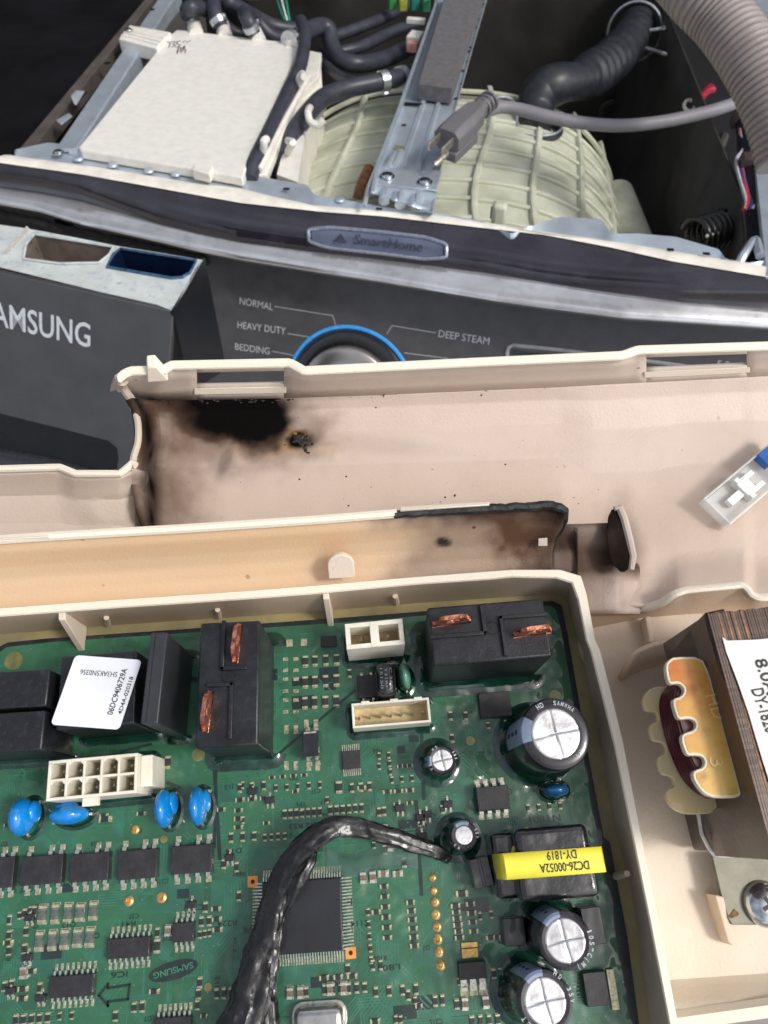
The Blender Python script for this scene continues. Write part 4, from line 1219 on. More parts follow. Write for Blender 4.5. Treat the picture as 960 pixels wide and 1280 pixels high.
# ---- silk-screen prints
def outline(pts, w_, z, m, name):
    b_ = MB(); q = [P(x,y,0) for x,y in pts]
    for a_, c_ in zip(q, q[1:]+q[:1]): ribbon(b_, a_ - (c_-a_).normalized()*w_/2, c_ + (c_-a_).normalized()*w_/2, w_, z)
    return b_.build(name, m, BOARD, smooth=0)
M_SILK = mat('dark_silkscreen', (16,36,32), .4, var=.2, coat=.8, coatbump=.4)
outline([(124,1244),(135,1230),(135,1235),(162,1231),(160,1249),(135,1252),(135,1257)], .42, .09, M_SILK, 'printed_arrow')
c = P(217,1213,0); F = xf(c, A4+R(10))
b = MB(); b.prism([(4.5*math.cos(2*math.pi*k/36), 1.5*math.sin(2*math.pi*k/36), .1) for k in range(36)], (0,0,-.05))
o = b.build('printed_oval', M_SILK, BOARD, F, local=True, label='dark oval brand logo printed upside down')
text('SAMSUNG', F @ xf((3.6,.5,.11), math.pi), 7.2, mat('logo_green', (60,120,92), .4, coat=.8), o, height=1.0, bold=.02)
for (s, x, y, wd) in (('IC301',258,1130,4),('R41',170,1151,2.5),('C22',125,1166,2.5),('Q12',95,1152,2.5),('CN7',455,1024,4),('R51 R52 R53',420,1026,9),('IC5',440,1124,3),('L801',500,1205,4),('D14',302,1060,3),('R224',296,1150,3.5),('C114',462,1150,3.5),('IC6',160,1214,3),('R93',262,1003,3)):
    text(s, xf(P(x,y,0), A4+math.pi), wd, M_SILK, BOARD, height=.9, lift=.1, bold=.01)
for (s, x, y, wd) in (('NT801',700,1018,6),('RY2',600,845,3),('CE11',640,985,4)):
    text(s, xf(P(x,y,0), A4+math.pi), wd, M_SILK, BOARD, height=1.2, lift=.1, bold=.01)

codes = [text(s_, xf(P(-200,900,0), 0), wd_, M_SILK, BOARD, height=.8, lift=.1) for s_, wd_ in (('R104',2.3),('C37',1.8),('R8',1.2),('C215',2.3),('D7',1.2),('R66',1.8),('TP3',1.8),('J12',1.8))]
for k in range(90):
    x, y = rnd.uniform(5,760), rnd.uniform(800,1278)
    if not poly_in(x+20, y, pcb_px) or any(a < x < c_ and b_ < y < d for a, b_, c_, d in bigs[:8]): continue
    clone(codes[k % 8], BOARD, xf(P(x,y,0), A4 + rnd.choice([math.pi, math.pi, math.pi/2])))
for q in codes: bpy.data.objects.remove(q)
# ---- small yellow taped transformer
M_CORE = mat('ferrite_gloss', (26,25,27), .2, var=.3, vscale=300, coat=1.0, coatbump=1.0, bump=.2, bscale=900)
x, y, w_, d_, a_ = rect([(643,1036),(742,1028),(744,1122),(650,1130)], 13)
F = xf((x, y, 0), a_)
tr = MB().box((0, d_/2-2.9, 6.4), (w_*.96, 5.6, 12.8)).build('tape_wrapped_transformer', M_CORE, BOARD, F, local=True, bevel=1.1, seg=4, label='small black transformer wrapped in yellow tape')
MB().box((.1, -d_/2+2.9, 6.3), (w_*1.02, 5.6, 12.6)).build('ferrite_half', M_CORE, tr, F, local=True, bevel=1.1, seg=4)
MB().box((0, 0, 5.6), (w_*.8, 4.2, 11.2)).build('ferrite_leg', M_CORE, tr, F, local=True, bevel=.5)
MB().box((-w_/2-1.2, 0, 4.4), (4.4, d_*.9, 8.8)).build('winding_bobbin', M_CORE, tr, F, local=True, bevel=.8, seg=3)
b = MB(); rows = []
for k in range(9):
    an = R(-62+124*k/8); rows.append([Vector((-w_/2+6.6-6.9*math.cos(an), 6.6*math.sin(an), z)) for z in (5, 10.5)])
b.grid(rows); b.build('yellow_winding', mat('winding_tape', (206,196,84), .35, var=.15, coat=.5), tr, F, local=True, solid=.5, soff=0)
M_YEL = mat('yellow_tape', (240,226,70), .36, var=.06, vscale=90, coat=.3, coatbump=.2)
t4 = [P(px_,py_,13.3) for px_,py_ in ((627,1067),(752,1058),(758,1090),(632,1100))]
b = MB(); tx = ((t4[1]-t4[0])+(t4[2]-t4[3])).normalized()
lf = [t4[0] + Vector((-.9,-.2,-5.5)), t4[3] + Vector((-.9,-.1,-5.5))]; rt_ = [t4[1] + Vector((.35,0,-3)), t4[2] + Vector((.35,0,-3))]
rws = []
for t in (0, .33, .66, 1):
    rws.append([lf[1].lerp(lf[0], t), t4[3].lerp(t4[0], t) + Vector((0,0,-.5)) , t4[3].lerp(t4[0], t) + tx*.35, t4[3].lerp(t4[0], t).lerp(t4[2].lerp(t4[1], t), .5) + Vector((0,0,.12)), t4[2].lerp(t4[1], t) - tx*.3, t4[2].lerp(t4[1], t)+Vector((0,0,-.5)), rt_[1].lerp(rt_[0], t)])
b.grid(rws); b.build('tape_band', M_YEL, tr, smooth=50, solid=.12, soff=1)
cen = sum(t4, Vector())/4
TF = frame(cen, -tx, Vector((0,0,1)))
text('DC26-00052A', TF @ xf((-6.0,.05,.25)), 8.6, M_INK, tr, height=1.4, bold=.012)
text('DY-1819', TF @ xf((-4.1,-1.85,.25)), 5.2, M_INK, tr, height=1.4, bold=.012)
# ================================================================== POWER TRANSFORMER in its compartment
TRF = thing('power_transformer', 'rusty laminated power transformer with amber plastic bobbin and white label at the right edge', 'transformer', xf(P(960,930,-1)))
M_LAM = mat('lamination_varnish', (92,76,68), .4, metal=.3, var=.4, vscale=120, coat=.4, rgb2=(78,60,54), stretch=(1,1,1), bump=.2, bscale=900)
M_LAMR = mat('lamination_rust', (132,98,66), .5, metal=.3, var=.5, vscale=500, coat=.3)
M_DKST = mat('dark_varnished_steel', (58,46,44), .45, metal=.2, var=.35, vscale=120, coat=.3, dirt=.3, tint=(100,70,56))
ZT = 36.0
A, B_ = P(884,767,ZT), P(968,1075,ZT)
A.z = B_.z = ZT
L = (B_ - A).normalized(); N_ = Vector((L.y, -L.x, 0))
if N_.x < 0: N_ = -N_
step = .42
rnd = random.Random(5)
lam0 = None
for k in range(60):
    o0 = A + N_*(step*k); ex = rnd.uniform(-.12,.12)
    z1 = ZT + rnd.uniform(-.12, .08) 
    c = (A + B_)/2 + N_*(step*(k+.5)); LN = (B_-A).length
    F = frame(Vector((c.x, c.y, 0)), L, Vector((0,0,1)))
    mm = M_LAMR if k in (4,7,10,13) else M_LAM
    MB().box((ex, 0, (z1+14)/2), (LN, step*.8, z1-14)).build('lamination', mm, TRF, F, local=True, smooth=0)
# sloping end face on the left
b = MB()
low = [A + Vector((-6.5, -.5, -13)), A + L*16 + Vector((-3.2,0,-15)), B_ + Vector((-2,0,-15))]
b.grid([[P(834,824,20), P(842,840,21), P(892,875,24)], [P(872,776,30), P(882,800,31), P(897,838,32)], [A + Vector((-.2,.2,-.3)), A + L*5 + Vector((-.2,0,-.3)), A + L*11 + Vector((-.2,0,-.3))]])
b.grid([[P(834,824,20), P(872,776,30), A + Vector((-.2,.2,-.3))], [P(860,800,14), P(890,774,24), A+Vector((3,.9,-.3))]])
b.build('end_shroud', M_DKST, TRF, solid=.6, soff=-1)
b = MB(); b.prism([P(860,812,12), P(905,790,12), P(990,1070,12), P(895,1064,12), P(878,1000,12)][::-1], Vector((0,0,-11)))
b.build('core_base', M_DKST, TRF, bevel=.4)
# bobbin cheeks
M_AMB = mat('amber_bobbin', (228,186,96), .42, var=.2, vscale=85, coat=.25, rgb2=(192,104,24), dirt=.6, tint=(130,66,18), coatbump=.4)
M_AMBE = mat('pale_bobbin_edge', (232,216,186), .4, var=.08, vscale=200, coat=.3)
M_AMBD = mat('amber_bobbin_back', (206,188,150), .35, var=.2, vscale=90, coat=.5, rgb2=(218,192,136))
out = [(832,832),(836,825),(843,821),(877,821),(886,840),(891,857),(905,905),(917,952),(922,972),(927,990),(924,997),(900,998),(888,996),(878,990),(868,976),(866,966),(871,962),(879,960),(882,953),(879,946),(870,944),(860,945),(856,938),(852,925),(853,918),(860,915),(868,913),(871,906),(868,900),(860,898),(849,900),(845,893),(841,878),(843,873),(851,871),(856,865),(854,858),(848,854),(838,856),(834,848)]
ZB = 30.5
def rounded(poly, z, k=2):
    pts = [P(x, y, z) for x, y in poly]
    for _ in range(k):
        q = []
        n = len(pts)
        for i in range(n):
            a_, c_ = pts[i], pts[(i+1) % n]
            q += [a_.lerp(c_, .25), a_.lerp(c_, .75)]
        pts = q
    return pts
top = rounded(out, ZB, 1)
ch = MB().prism(top[::-1], Vector((0,0,-1.4))).build('bobbin_cheek', M_AMBE, TRF, bevel=.12)
cen = sum(top, Vector())/len(top)
ins = []
n = len(top)
for i in range(n):
    a_, c_, e_ = top[i-1], top[i], top[(i+1) % n]
    d = (e_-a_).normalized(); nn = Vector((d.y, -d.x, 0))   # inward for this winding
    ins.append(c_ + nn*.42 + Vector((0,0,.09)))
# choose inward side by area
def area(p): return abs(sum(p[i].x*p[(i+1) % len(p)].y - p[(i+1) % len(p)].x*p[i].y for i in range(len(p))))/2
if area(ins) > area(top):
    ins = [c_ + (c_-i_) + Vector((0,0,.18)) for c_, i_ in zip(top, ins)]
b = MB().prism(ins[::-1] if True else ins, Vector((0,0,-.3)))
b.build('amber_face', M_AMB, ch)
LF = frame(P(889,868,ZB+.1), P(903,905,ZB) - P(889,868,ZB), Vector((0,0,1)))
M_ENG = mat('embossed_amber', (238,196,120), .3, var=.1, coat=.6)
text('HD', LF @ xf((0,-1.2,.12)), 4.0, M_ENG, ch, 'embossed_letters', height=2.3)
LF2 = frame(P(889,948,ZB+.1), P(893,962,ZB) - P(889,948,ZB), Vector((0,0,1)))
text('3', LF2 @ xf((-.2,-.4,.12)), 1.6, M_ENG, ch, 'embossed_letters', height=2.1)
back = [(846,858),(830,858),(816,859),(808,866),(804,874),(805,884),(810,889),(820,889),(823,895),(823,902),(814,905),(812,912),(815,923),(820,927),(830,928),(833,936),(832,943),(824,945),(822,952),(825,963),(830,969),(840,970),(844,978),(844,984),(834,987),(832,994),(836,1004),(843,1011),(857,1018),(875,1018),(893,1016),(905,990),(880,900)]
MB().prism(rounded(back, 20, 1)[::-1], Vector((0,0,-1.4))).build('bobbin_cheek', M_AMBD, TRF, bevel=.15)
# purple winding between the cheeks
M_WIND = mat('purple_winding', (84,32,38), .3, var=.3, vscale=500, coat=.6, coatbump=.5, stretch=(3,.4,1))
wp = [(866,848),(857,850),(849,858),(845,872),(848,892),(855,918),(863,942),(872,962),(882,976),(896,988),(912,994),(930,992),(930,960),(905,900),(885,860)]
b = MB()
for z0, sh in ((29.0, 0),):
    t_ = rounded(wp, 29.0, 2); u_ = [p + (cen-p)*.02 + Vector((0,0,-8)) for p in t_]
    n = len(t_)
    rows = []
    for k in range(7):
        q = k/6; bul = math.sin(math.pi*q)*.5
        rows.append([ (a_.lerp(c_, q)) + (a_-cen).normalized()*bul*Vector((1,1,0)).length*.5 for a_, c_ in zip(t_, u_)] )
    rows = [r_ + [r_[0]] for r_ in rows]
    b.grid(rows[::-1]); b.add(t_[::-1], [tuple(range(n))])
b.build('purple_winding', M_WIND, TRF, smooth=50)
# individual wires visible on the outer turn
b = MB()
for k in range(8):
    q = [p + (p-cen).normalized()*.25 + Vector((0,0,-.6 - k*1.0)) for p in rounded(wp, 29.0, 1)]
    b.tube(q[:len(q)*10//15], .3, n=6, cap=False)
b.build('wire_turns', M_WIND, TRF, kind='stuff')
# label
lab = [P(x, y, ZT+.35) for x, y in ((914,803),(1040,790),(1080,1000),(962,985),(952,945),(936,885))]
b = MB(); b.prism(rounded([(900,794),(912,803),(1040,790),(1090,1010),(966,990),(950,940),(932,878)], ZT+.35, 1)[::-1], Vector((0,0,-.15)))
lb = b.build('paper_label', mat('label_paper', (226,226,220), .5, var=.04, vscale=60), TRF, label='white paper label with rating text')
def lt(s, p, q, h, bold=.014):
    a_, c_ = P(*p, ZT+.4), P(*q, ZT+.4)
    text(s, frame(a_, c_-a_, Vector((0,0,1))), (c_-a_).length, M_INK, lb, height=h, bold=bold, lift=.05)
lt('8.0A 50/60Hz', (943,825), (993,962), 2.0)
lt('DY-1820', (939,862), (958,917), 2.0)
# mounting plate, screw
M_PLT = mat('zinc_plate', (122,120,106), .45, metal=.3, var=.2, vscale=160, dirt=.2, tint=(90,84,70))
plate = [P(x, y, 3.2) for x, y in ((890,1070),(1000,1062),(1000,1156),(915,1156),(910,1148),(901,1117))]
pt = MB().prism(plate[::-1], Vector((0,0,-.9))).build('mounting_plate', M_PLT, TRF, bevel=.15)
b = MB(); b.tube([P(874,1018,12.6), P(878,1042,12.6), P(886,1058,12.4), P(893,1069,12.2), P(915,1069,12.2), P(965,1066,12.2)], .5, n=8, flat=.8)
b.build('folded_edge', mat('bright_edge', (190,188,180), .35, metal=.7, var=.2), pt)
b = MB(); b.prism([P(x,y,3.32) for x, y in ((911,1146),(918,1136),(924,1142),(922,1145),(914,1148))][::-1], Vector((0,0,-.1))); b.build('hole_patch', mat('rust', (120,88,46), .7, var=.4, vscale=900), pt)  # flat brown patch stands in for a triangular hole in the plate
c = P(961,1131,5.0); F = xf((c.x, c.y, 3.2))
M_CHR = mat('polished_steel', (205,208,212), .16, metal=1.0, var=.08, vscale=200)
sc_ = MB().lathe([(3.9,0),(3.9,.5),(3.5,1.3),(2.6,2.0),(1.4,2.35),(.01,2.45)], 36).build('mounting_screw', M_CHR, TRF, F, local=True, smooth=60)
MB().box((0,0,2.35),(.6,3.0,.5), R(30)).box((0,0,2.351),(3.0,.6,.5), R(30)).build('cross_recess', M_INK, sc_, F, local=True)
# small black terminal foot behind
MB().prism([P(845,796,6), P(858,793,6), P(862,799,6), P(849,802,6)][::-1], Vector((0,0,-5))).build('terminal_foot', M_DKST, TRF, bevel=.2)

# ================================================================== TAPED CABLE across the board
M_TAPE = mat('black_tape', (20,20,23), .32, var=.3, vscale=120, coat=.18, coatbump=.8, bump=.45, bscale=420, rvar=.15)
CB = thing('taped_cable', 'cable wrapped in wrinkled glossy black tape, crossing the processor and bending right to a capacitor', 'cable', xf(P(390,1120,0)))
path = catmull([P(x, y, z) for x, y, z in ((283,1330,7),(308,1262,7),(325,1195,6.5),(341,1130,6.8),(350,1098,7.8),(374,1064,9),(406,1039,9),(438,1033,8),(478,1042,7),(520,1056,5),(552,1067,3),(561,1075,.5))], 16)
ws = [(0,3.9),(.12,3.2),(.28,2.05),(.42,1.85),(.52,2.0),(.6,1.8),(.7,1.6),(.82,1.4),(.93,1.1),(1,.8)]
def wrap(b, path, ws, n=36, flat=.45, seedk=0, ridge=.22):
    m = len(path); vs = []
    s_acc = 0
    for i, p in enumerate(path):
        a_ = path[max(0,i-1)]; c_ = path[min(m-1,i+1)]
        t = (c_-a_).normalized(); nz_ = (Vector((0,0,1)) - t*t.z).normalized(); bi = t.cross(nz_)
        if i: s_acc += (p-path[i-1]).length
        r_ = pl(ws, i/(m-1))
        for k in range(n):
            an = 2*math.pi*k/n
            ph = (s_acc*.16 + an/(2*math.pi)) % 1.0           # spiral overlap of the tape
            rr = r_*(1 + ridge*.6*(1-ph) + .14*noise.noise(Vector((math.cos(an)*1.3, math.sin(an)*1.3, s_acc*.16+seedk))) - .3*abs(noise.noise(Vector((math.cos(an)*1.6+5, math.sin(an)*1.6, s_acc*.13+seedk)))) + .12*noise.noise(Vector((math.cos(an)*5, math.sin(an)*5, s_acc*.5+seedk))) + .08)
            sq = max(abs(math.cos(an)), abs(math.sin(an)))**.35
            vs.append(p + bi*(math.cos(an)*rr/sq*.95) + nz_*(math.sin(an)*rr*flat/sq))
    fs = [(i*n+k, i*n+(k+1) % n, (i+1)*n+(k+1) % n, (i+1)*n+k) for i in range(m-1) for k in range(n)]
    fs += [tuple(range(n-1,-1,-1)), tuple(range((m-1)*n, m*n))]
    b.add(vs, fs); return b
wrap(MB(), path, ws).build('tape_wrap', M_TAPE, CB, smooth=24)
b = MB()   # the loose second strand and flap of tape at the bend
wrap(b, catmull([P(x, y, z) for x, y, z in ((352,1142,5),(362,1120,6),(372,1098,6.5),(384,1078,6.5),(392,1062,6))], 12), [(0,.8),(.4,1.6),(.8,1.5),(1,.8)], seedk=9, flat=.6)
b.build('tape_flap', M_TAPE, CB, smooth=40)
wrap(MB(), catmull([P(x, y, z) for x, y, z in ((330,1330,4),(330,1270,4.5),(334,1220,4.5),(344,1165,4.5),(351,1120,5))], 12), [(0,3.0),(.4,2.0),(1,.9)], seedk=4).build('second_strand', M_TAPE, CB, smooth=40)
# clear resin smear under the bend
b = MB(); rows = []
for j in range(10):
    rows.append([P(408+ i*9.5, 1060 + j*3.2 + 8*math.sin(i*.5) - i*.0, .25 + .6*math.sin(math.pi*j/9)*math.sin(math.pi*i/12)*(1+.6*nz(i*9,j*9,.13))) for i in range(13)])
b.grid(rows[::-1]); b.build('resin_smear', mat('cloudy_resin', (96,128,116), .12, var=.3, vscale=200, coat=1, coatbump=.9, alpha=.45), BOARD, smooth=80)

# ================================================================== clear connector tag on the panel
TG = thing('clear_connector_housing', 'clear plastic connector sleeve with white plug inside, on the right of the cream panel', 'connector', xf(P(935,620,10)))
zt = 15
F = frame(P(889,646,3.2), P(961,585,3.2)-P(889,646,3.2), Vector((0,0,1))) @ xf((9,0,0))
M_CLR = mat('clear_plastic', (236,238,236), .12, var=.03, alpha=.42, coat=.5)
b = MB(); wid, Ln = 7.4, 26
b.box((4,-wid/2,1.6),(Ln,.5,3.2)); b.box((4,wid/2,1.6),(Ln,.5,3.2)); b.box((4-Ln/2+.25,0,1.6),(.5,wid-.5,3.0)); b.box((4,0,.15),(Ln-1,wid-.5,.3)); b.box((12,0,3.1),(8,wid-.5,.25))
b.build('clear_sleeve', M_CLR, TG, F, local=True, bevel=.1)
b = MB(); b.box((.4,0,1.6),(1.3,5.6,2.4)); b.box((2.8,1.6,1.6),(4.2,1.1,2.0)); b.box((2.8,-1.6,1.6),(4.2,1.1,2.0)); b.box((-2.4,-.3,1.5),(4.6,1.8,1.5)); b.box((.9,0,2.3),(3.0,3.4,1.2))
b.build('white_plug', mat('milky_plastic', (236,238,234), .35, var=.04), TG, F, local=True, bevel=.12)
MB().box((12.4,1.9,2.6),(9,3.4,2.4)).build('blue_insert', mat('blue_plastic', (40,96,170), .3, var=.15), TG, F, local=True, bevel=.15)
# ================================================================== WASHING MACHINE behind
M_PANEL = mat('panel_plastic', (72,71,73), .34, var=.08, vscale=60, bump=.06, bscale=900, dirt=.06, tint=(110,110,112))
M_GLOSS = mat('gloss_black_trim', (44,41,50), .07, var=.25, vscale=18, coat=1.0, coatbump=.12, dirt=.05, tint=(150,150,160))
M_SILVER = mat('worn_chrome', (226,225,226), .17, metal=.8, var=.08, vscale=30, dirt=.25, tint=(130,116,104), bump=.2, bscale=120)
M_CREAM = mat('cream_lip', (232,226,214), .45, var=.08, vscale=60)
M_GALV = mat('galvanised_steel', (186,197,208), .32, metal=.5, var=.06, vscale=50, rvar=.12)
M_BLKB = mat('black_body', (14,14,18), .4, var=.3, vscale=12)
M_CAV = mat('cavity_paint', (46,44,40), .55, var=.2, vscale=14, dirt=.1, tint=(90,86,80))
M_RUB = mat('black_rubber', (38,40,46), .42, var=.2, vscale=60, dirt=.25, tint=(90,92,98))
M_HOSE = mat('hose_rubber', (56,58,68), .4, var=.15, vscale=60, dirt=.2, tint=(96,98,106))
M_CLAMP = mat('hose_clamp_steel', (196,200,204), .3, metal=.8, var=.15)
M_WPL = mat('white_pp', (226,223,216), .45, var=.04, vscale=120, bump=.35, bscale=420, dirt=.05, tint=(170,164,150))
M_WPLC = mat('white_pp_smooth', (226,223,214), .4, var=.05, vscale=60, sss=.1)
M_TUB = mat('tub_plastic', (206,208,190), .4, var=.15, vscale=22, coat=.2, rgb2=(168,171,148), sss=.15)
M_LOGO = mat('silver_lettering', (188,192,198), .4, var=.06)
M_PRN = mat('panel_print', (176,178,182), .5, var=.05)
WM = thing('washing_machine', 'washing machine without top cover, dark console with blue ringed dial and scratched chrome trim', 'washing machine', WF)
# background behind everything
bk = MB()
c = Wp(300,-60,-900)
bk.add([W(-3500,-3500,-900), W(3500,-3500,-900), W(3500,2500,-900), W(-3500,2500,-900)], [(0,1,2,3)])
o = bk.build('floor', mat('concrete_floor', (150,146,140), .7, var=.2, vscale=4)); o['kind'] = 'structure'
bk = MB(); bk.add([W(-2500,1200,-900), W(2500,1200,-900), W(2500,1200,1500), W(-2500,1200,1500)], [(0,1,2,3)])
o = bk.build('wall', mat('dark_wall', (30,30,34), .7, var=.3, vscale=4)); o['kind'] = 'structure'
# neighbouring black cabinet on the left
NB = thing('black_appliance_side', 'plain black side of a neighbouring appliance at the upper left corner', 'appliance', WF)
e0, e1 = Wp(14,186,30), Wp(190,-8,30)
def wl(v): d = v-WO; return Vector((d.dot(WX), d.dot(WY), d.dot(WZ)))
def w3_(px, py, h): return wl(Wp(px, py, h))
a_, c_ = wl(e0), wl(e1)
b = MB(); YL = w3_(14,205,0).y + 30
q = [W(a_.x-24, YL, -16), W(a_.x-24,  a_.y+900, -16), W(a_.x-600, a_.y+900, -16), W(a_.x-600, YL, -16)]
b.prism(q, -WZ*700); b.build('side_panel', M_BLKB, NB)

# cabinet walls round the cavity
def w3(px, py, h): return wl(Wp(px, py, h))
LX = w3(96,186,0).x; RX = w3(958,330,0).x; FY = w3(450,262,0).y
b = MB()
BY = FY + 560
def quadW(b, pts): b.add([W(*p) for p in pts], [tuple(range(len(pts)))])
quadW(b, [(LX-22,YL,-8),(LX-22,BY,-8),(LX-22,BY,-820),(LX-22,YL,-820)])
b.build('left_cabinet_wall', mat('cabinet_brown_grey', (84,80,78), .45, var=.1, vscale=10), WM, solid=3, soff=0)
BP = w3(700,60,-120).y   # dark back wall of the cavity as far as it is seen
b = MB()
rows = []
for j in range(9):
    z = -4 - 816*j/8; row = []
    for i in range(21):
        x = LX-20 + (RX+60-LX+20)*i/20
        row.append(W(x, BP+40 + 6*math.sin(i*1.1), z))
    rows.append(row)
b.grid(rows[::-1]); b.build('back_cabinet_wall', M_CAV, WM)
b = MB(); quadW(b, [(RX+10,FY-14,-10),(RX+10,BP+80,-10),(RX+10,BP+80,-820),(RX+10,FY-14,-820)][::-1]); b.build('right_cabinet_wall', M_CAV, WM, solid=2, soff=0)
for (x0,y0,x1,y1,w_) in ((842,200,770,300,9),(905,170,840,320,7)):
    a_, c_ = Wp(x0,y0,-150), Wp(x1,y1,-230)
    MB().tube([a_, c_], w_, n=10).build('pressed_rib', M_CAV, WM)
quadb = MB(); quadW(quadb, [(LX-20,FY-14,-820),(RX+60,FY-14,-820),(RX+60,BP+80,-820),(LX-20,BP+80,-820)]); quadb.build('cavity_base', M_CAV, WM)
# left top rail: outer brown flange and galvanised channel
def beam(name, p0, p1, h0, w_, t, m, parent=WM, dx=0, bevel=.4):
    a_, c_ = Wp(p0[0],p0[1],h0), Wp(p1[0],p1[1],h0)
    F = frame((a_+c_)/2, c_-a_, WZ)
    return MB().box((0,0,-t/2),((c_-a_).length,w_,t)).build(name, m, parent, F, local=True, bevel=bevel)
beam('outer_flange', (24,196),(196,-12), 0, 11, 14, mat('flange_paint', (88,82,78), .4, var=.15, vscale=30))
rl = beam('left_rail', (82,186),(214,-12), 6, 17, 3, M_GALV)
beam('left_rail_web', (93,190),(224,-12), 5, 2.0, 26, M_GALV)
for (x, y) in ((190,12),(134,79),(79,150)):
    F = WF @ xf(w3(x,y,6.2))
    MB().lathe([(3.2,0),(3.2,.3)], 14).build('rail_hole', M_BLKB, rl, F, local=True)
MB().prism([Wp(91,120,11), Wp(97,113,11), Wp(106,114,7), Wp(96,131,7)], -WX*2).build('bent_tab', M_GALV, rl)
MB().prism([Wp(98,117,6.5), Wp(110,114,6.5), Wp(97,130,6.5)][::-1], WZ*.2).build('slot_hole', M_BLKB, rl)
MB().prism([Wp(70,150,6.8), Wp(86,141,6.8), Wp(90,144,6.8), Wp(76,155,6.8)][::-1], WZ*-1.5).build('rail_tongue', M_GALV, rl, bevel=.3)
# bracket arm joining the rail to the valve box, with screw
ar = MB().prism([Wp(148,48,14), Wp(162,31,14), Wp(214,40,14), Wp(196,60,14)][::-1], WZ*-14).build('bracket_arm', M_WPLC, WM, bevel=1.2)
for k in range(3):
    a_, c_ = Wp(152+k*3,44-k*3.4,14.5), Wp(198+k*3.5,56-k*4,14.5); MB().tube([a_, c_], 1.0, n=6).build('arm_rib', M_WPLC, ar)
def screw(x, y, h, r_, parent):
    F = WF @ xf(w3(x,y,h))
    s_ = MB().lathe([(r_*1.3,0),(r_*1.3,.6),(r_,.8),(r_*.95,r_*.5),(r_*.5,r_*.65)], 18).build('screw', M_CHR, parent, F, local=True)
    MB().box((0,0,r_*.62),(r_*1.1,r_*.3,.6), .5).box((0,0,r_*.621),(r_*.3,r_*1.1,.6), .5).build('cross_recess', M_INK, s_, F, local=True)
screw(161,38,15,3.4,ar)

# front crossbar behind the console lip
lip = [(-60,196),(0,196),(8,194),(50,200),(130,211),(240,229),(300,236),(340,246),(390,257),(480,264),(560,271),(620,281),(700,293),(790,306),(880,321),(960,333),(1060,350)]
gtop = [(14,188),(60,178),(130,186),(230,203),(300,217),(385,231),(392,243),(500,262),(560,268),(600,276),(640,292),(660,284),(700,271),(752,274),(765,292),(800,292),(845,296),(900,312),(905,322),(925,330),(960,325),(1060,342)]
b = MB(); xs_ = list(range(18, 1060, 4))
b.grid([[Wp(x, max(pl(lip, x), pl(gtop,x)+3)+3, 0) - WZ*18 for x in xs_], [Wp(x, max(pl(lip, x), pl(gtop,x)+3)+3, 0) for x in xs_], [Wp(x, pl(gtop, x), 3) for x in xs_], [Wp(x, pl(gtop, x), 3) - WZ*16 for x in xs_]])
cb = b.build('front_crossbar', M_GALV, WM, smooth=25, solid=1.2, soff=-1)
b = MB(); b.tube([Wp(x, pl([(88,190),(230,213),(300,224)], x), 3) for x in range(88, 292, 6)], 3.0, n=8, flat=.6); b.build('pressed_ridge', M_GALV, cb)
for (x,y,r_) in ((73,191,3.6),(293,220,4.0)): screw(x,y,5,r_,cb)
for (x,y) in ((98,199),(141,207),(186,214),(220,218),(425,250),(240,214)):
    F = WF @ xf(w3(x,y,3)); MB().lathe([(4.2,0),(3.4,1.6),(2.2,1.8)], 14).build('dimple', M_GALV, cb, F, local=True)
for (x,y) in ((358,236),(474,261),(838,312),(883,317)):
    F = WF @ xf(w3(x,y,4.4)); MB().box((0,0,0),(5,3.4,.3)).build('bar_hole', M_BLKB, cb, F, local=True)
# console lip, gloss strip, chrome band
gl_top = [(-60,193),(0,202),(100,216),(200,234),(300,252),(400,263),(480,269),(600,283),(680,292),(760,307),(840,325),(960,345),(1060,362)]
bnd = [(-60,225),(0,234),(50,241),(100,251),(150,266),(200,281),(250,293),(300,303),(375,313),(480,325),(605,341),(730,361),(855,378),(960,386),(1060,392)]
bot = [(-60,246),(0,256),(50,265),(100,280),(200,303),(250,315),(300,325),(400,341),(480,353),(630,378),(780,398),(960,411),(1060,418)]
xs_ = list(range(-60, 1061, 6))
def wrow(f, h, off=0): return [Wp(x, pl(f, x)+off, h) for x in xs_]
b = MB(); b.grid([wrow(gl_top, 2.5, 1.5), wrow(gl_top, 3.2, -1), [Wp(x, pl(lip, x)+1, 4) for x in xs_], [Wp(x, pl(lip, x)-1, 0) for x in xs_]])
b.build('cream_lip', M_CREAM, WM, smooth=60)
def blend(f, g, t): return [(x, pl(f,x)*(1-t)+pl(g,x)*t) for x in xs_]
b = MB(); rows = []
for t, h in ((1,-22),(.93,-19.5),(.8,-15),(.6,-9.5),(.4,-5),(.2,-1.2),(.07,1.2),(0,2.4)):
    rows.append(wrow(blend(gl_top, bnd, t), h))
b.grid(rows); b.build('gloss_black_strip', M_GLOSS, WM, smooth=70)
b = MB(); rows = []
for t, h in ((1.1,-50),(1.02,-34),(1,-31),(.9,-29.3),(.7,-27),(.45,-25),(.2,-23.3),(0.04,-22),(0,-22)):
    rows.append(wrow(blend(bnd, bot, t), h))
b.grid(rows); b.build('chrome_band', M_SILVER, WM, smooth=70)
# crumbling black gasket under the chrome at the left
b = MB(); pts = []; rr = []
for x in range(-40, 262, 3):
    pts.append(Wp(x, pl([(-40,262),(0,268),(100,292),(180,309),(262,327)], x), -46)); rr.append(4.6 + 1.6*nz(x, 3, .12) )
b.tube(pts, rr, n=8); b.build('foam_gasket', mat('crumbled_foam', (30,29,30), .9, var=.5, vscale=120, bump=1.0, bscale=300), WM)
